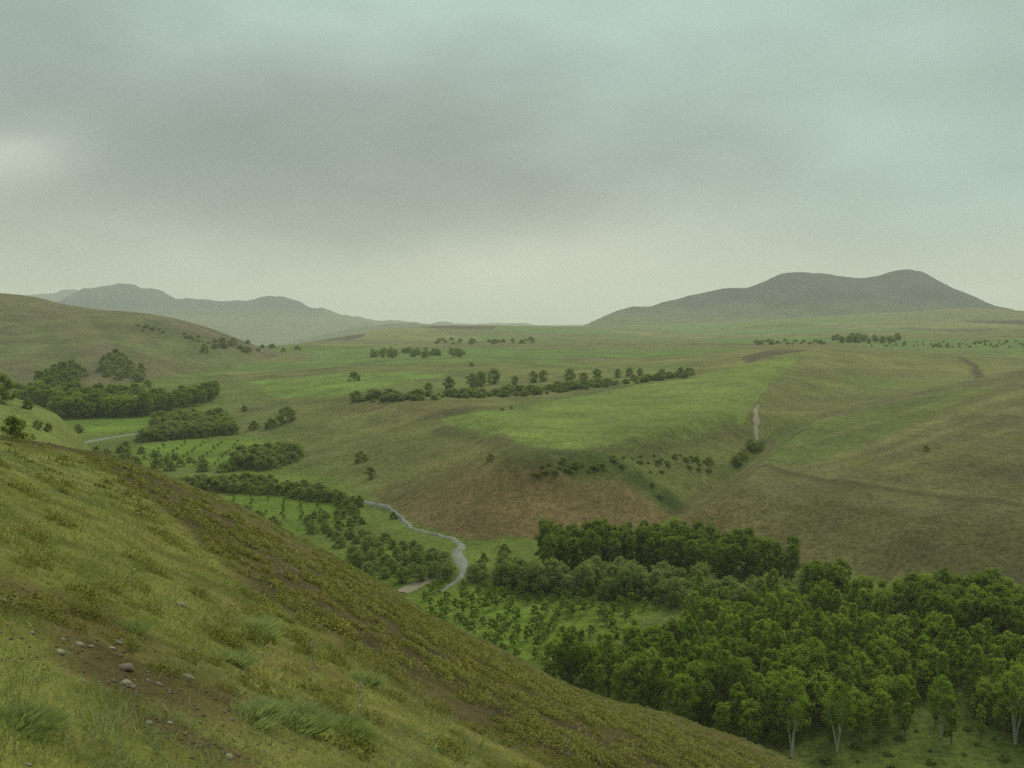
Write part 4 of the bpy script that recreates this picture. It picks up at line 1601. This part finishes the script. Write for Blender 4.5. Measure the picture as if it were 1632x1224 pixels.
# small loose pebbles on the bare soil, as one mass
rngp = np.random.default_rng(3)
Vp, Fp, offp = [], [], 0
octv = np.array([[1, 0, 0], [-1, 0, 0], [0, 1, 0], [0, -1, 0], [0, 0, .7], [0, 0, -.7]], float)
octf = np.array([[0, 2, 4], [2, 1, 4], [1, 3, 4], [3, 0, 4], [2, 0, 5], [1, 2, 5], [3, 1, 5], [0, 3, 5]])
for bx_, by_, rx_, ry_ in BARE:
    for k in range(260):
        x, y = bx_ + rngp.normal() * rx_ * .7, by_ + rngp.normal() * ry_ * .8
        s = .004 + .016 * rngp.uniform(0, 1) ** 3
        v = octv * s * rngp.uniform(.7, 1.3, 3)
        v = v + np.array([x, y, float(H(np.array([x]), np.array([y]))[0]) + s * .2])
        Vp.append(v)
        Fp.append(octf + offp)
        offp += 6
tag(link('pebbles', mesh_np('pebbles', np.concatenate(Vp), np.concatenate(Fp), M_BROWNSTONE, True)), 'small loose pebbles strewn over the bare soil', 'pebbles', kind='stuff')


def grass():
    rng = np.random.default_rng(77)
    n = 430000
    r = np.exp(rng.uniform(math.log(3.0), math.log(95), n))
    a = np.radians(rng.uniform(-36, 33, n))
    x, y = r * np.sin(a), r * np.cos(a)
    zz = H(x, y)
    ok = Gcls(x, y) == 0
    clump = fbm(x / (.10 + .012 * r), y / (.10 + .012 * r), 55, 2)
    pr = .25 + .75 * sstep(-.5, .3, clump)
    for bx_, by_, rx_, ry_ in BARE:
        q = np.hypot((x - bx_) / rx_, (y - by_) / ry_) + .6 * fbm(x / .6, y / .6, 95, 4)
        pr = pr * (1 - .6 * sstep(1.2, .3, q))
    belt, core = flank(x, y)
    pr = pr * (1 - .45 * belt - .25 * core)
    ok &= rng.random(n) < pr
    x, y, r, z = x[ok], y[ok], r[ok], zz[ok]
    belt = belt[ok]
    n = len(x)
    tall = fbm(x / 1.6, y / 1.6, 57, 2)
    tuft = sstep(.1, .6, tall) * (1 - belt)
    h = rng.uniform(.018, .06, n) * (1 + .55 * tuft) * (1 + .012 * r)
    w = np.maximum(.0024, .00038 * r) * rng.uniform(.7, 1.4, n)
    th = rng.uniform(0, 2 * np.pi, n)
    bend = rng.normal(size=(n, 2)) * h[:, None] * .55 + np.array([.25, -.05]) * h[:, None]
    p = np.stack([x, y, z - .01], 1)
    d = np.stack([np.cos(th) * w, np.sin(th) * w, 0 * w], 1)
    mid = p + np.stack([bend[:, 0] * .35, bend[:, 1] * .35, h * .6], 1)
    tip = p + np.stack([bend[:, 0], bend[:, 1], h], 1)
    V = np.stack([p - d, p + d, mid + d * .7, tip, mid - d * .7], 1).reshape(-1, 3)
    i = np.arange(n) * 5
    tri = np.concatenate([np.stack([i, i + 1, i + 2], 1), np.stack([i, i + 2, i + 4], 1), np.stack([i + 4, i + 2, i + 3], 1)])
    g1, g2, straw, grey = C(.22, .26, .05), C(.31, .32, .09), C(.40, .36, .16), C(.31, .35, .17)
    k = rng.random(n)[:, None]
    col = g1 * (1 - k) + g2 * k
    pat = fbm(x / 2.4, y / 2.4, 58, 3)[:, None]
    isg = (rng.random((n, 1)) < .55 * sstep(-.1, .4, pat))
    col = np.where(isg, grey, col)
    iss = rng.random((n, 1)) < (.16 + .12 * belt[:, None])
    col = np.where(iss, straw, col)
    col = col * rng.uniform(.75, 1.2, (n, 1))
    cov = np.repeat(np.c_[col, np.ones(n)], 5, 0)
    o = link('grass', mesh_np('grass', V, tri, M_GRASS, False, {'cover': cov}))
    tag(o, 'short tufted grass over the near hillside', 'grass', kind='stuff')


grass()


# tall single weeds standing out of the grass
def weed(px, row, h, label, pale=False, n=14):
    q = hit(px, row)[0]
    e = bpy.data.objects.new('tall_weed', None)
    COL.objects.link(e)
    e.location = (q[0], q[1], float(H(q[:1], q[1:])[0]) - .01)
    tag(e, label, 'weed')
    pts = [(0.02 * h * math.sin(3 * t), .03 * h * t, h * t) for t in np.linspace(0, 1, 6)]
    v, f = tube(pts, np.linspace(.0035, .0012, 6), 5)
    link('stem', mesh_np('stem', v, f, M_FERN if not pale else M_PALEBARK), e)
    rng = np.random.default_rng(int(px))
    for k in range(2):
        c = np.array([[rng.normal() * .022, rng.normal() * .022, h * rng.uniform(.3, 1.0)] for _ in range(n * 3)])
        v, f, nr_ = leaves(c, .011, rng, c - c.mean(0))
        link('leaf_spray', mesh_np('leaf_spray', v, f, M_FERN if not pale else M_STONE), e)


weed(210, 972, .42, 'thin dark upright weed on the grass above the bare soil')
weed(500, 1085, .40, 'pale seed-headed weed standing in the light grass', True)
weed(905, 1222, .50, 'pale seed-headed weed at the bottom edge of the slope', True)
weed(575, 1150, .35, 'dry stalk among the light grass at the bottom', True, 10)


# ------------------------------------------------------------------ air
def haze():
    m, nt, N, L = new_mat('haze_air')
    out = N('ShaderNodeOutputMaterial')
    v = N('ShaderNodeVolumePrincipled')
    v.inputs['Color'].default_value = (.96, .97, .92, 1)
    v.inputs['Density'].default_value = HAZE
    v.inputs['Anisotropy'].default_value = 0.2
    L(v.outputs[0], out.inputs['Volume'])
    x0, x1, y0, y1, z0, z1 = -11500, 11500, -11500, 12500, -170, 330
    V = [(x, y, z) for z in (z0, z1) for y in (y0, y1) for x in (x0, x1)]
    Fc = [(0, 2, 3, 1), (4, 5, 7, 6), (0, 1, 5, 4), (2, 6, 7, 3), (0, 4, 6, 2), (1, 3, 7, 5)]
    o = link('haze', mesh_np('haze', V, Fc, m))
    tag(o, 'thin rainy haze filling the valley air', 'haze', kind='stuff')


HAZE = 1.4e-4
haze()
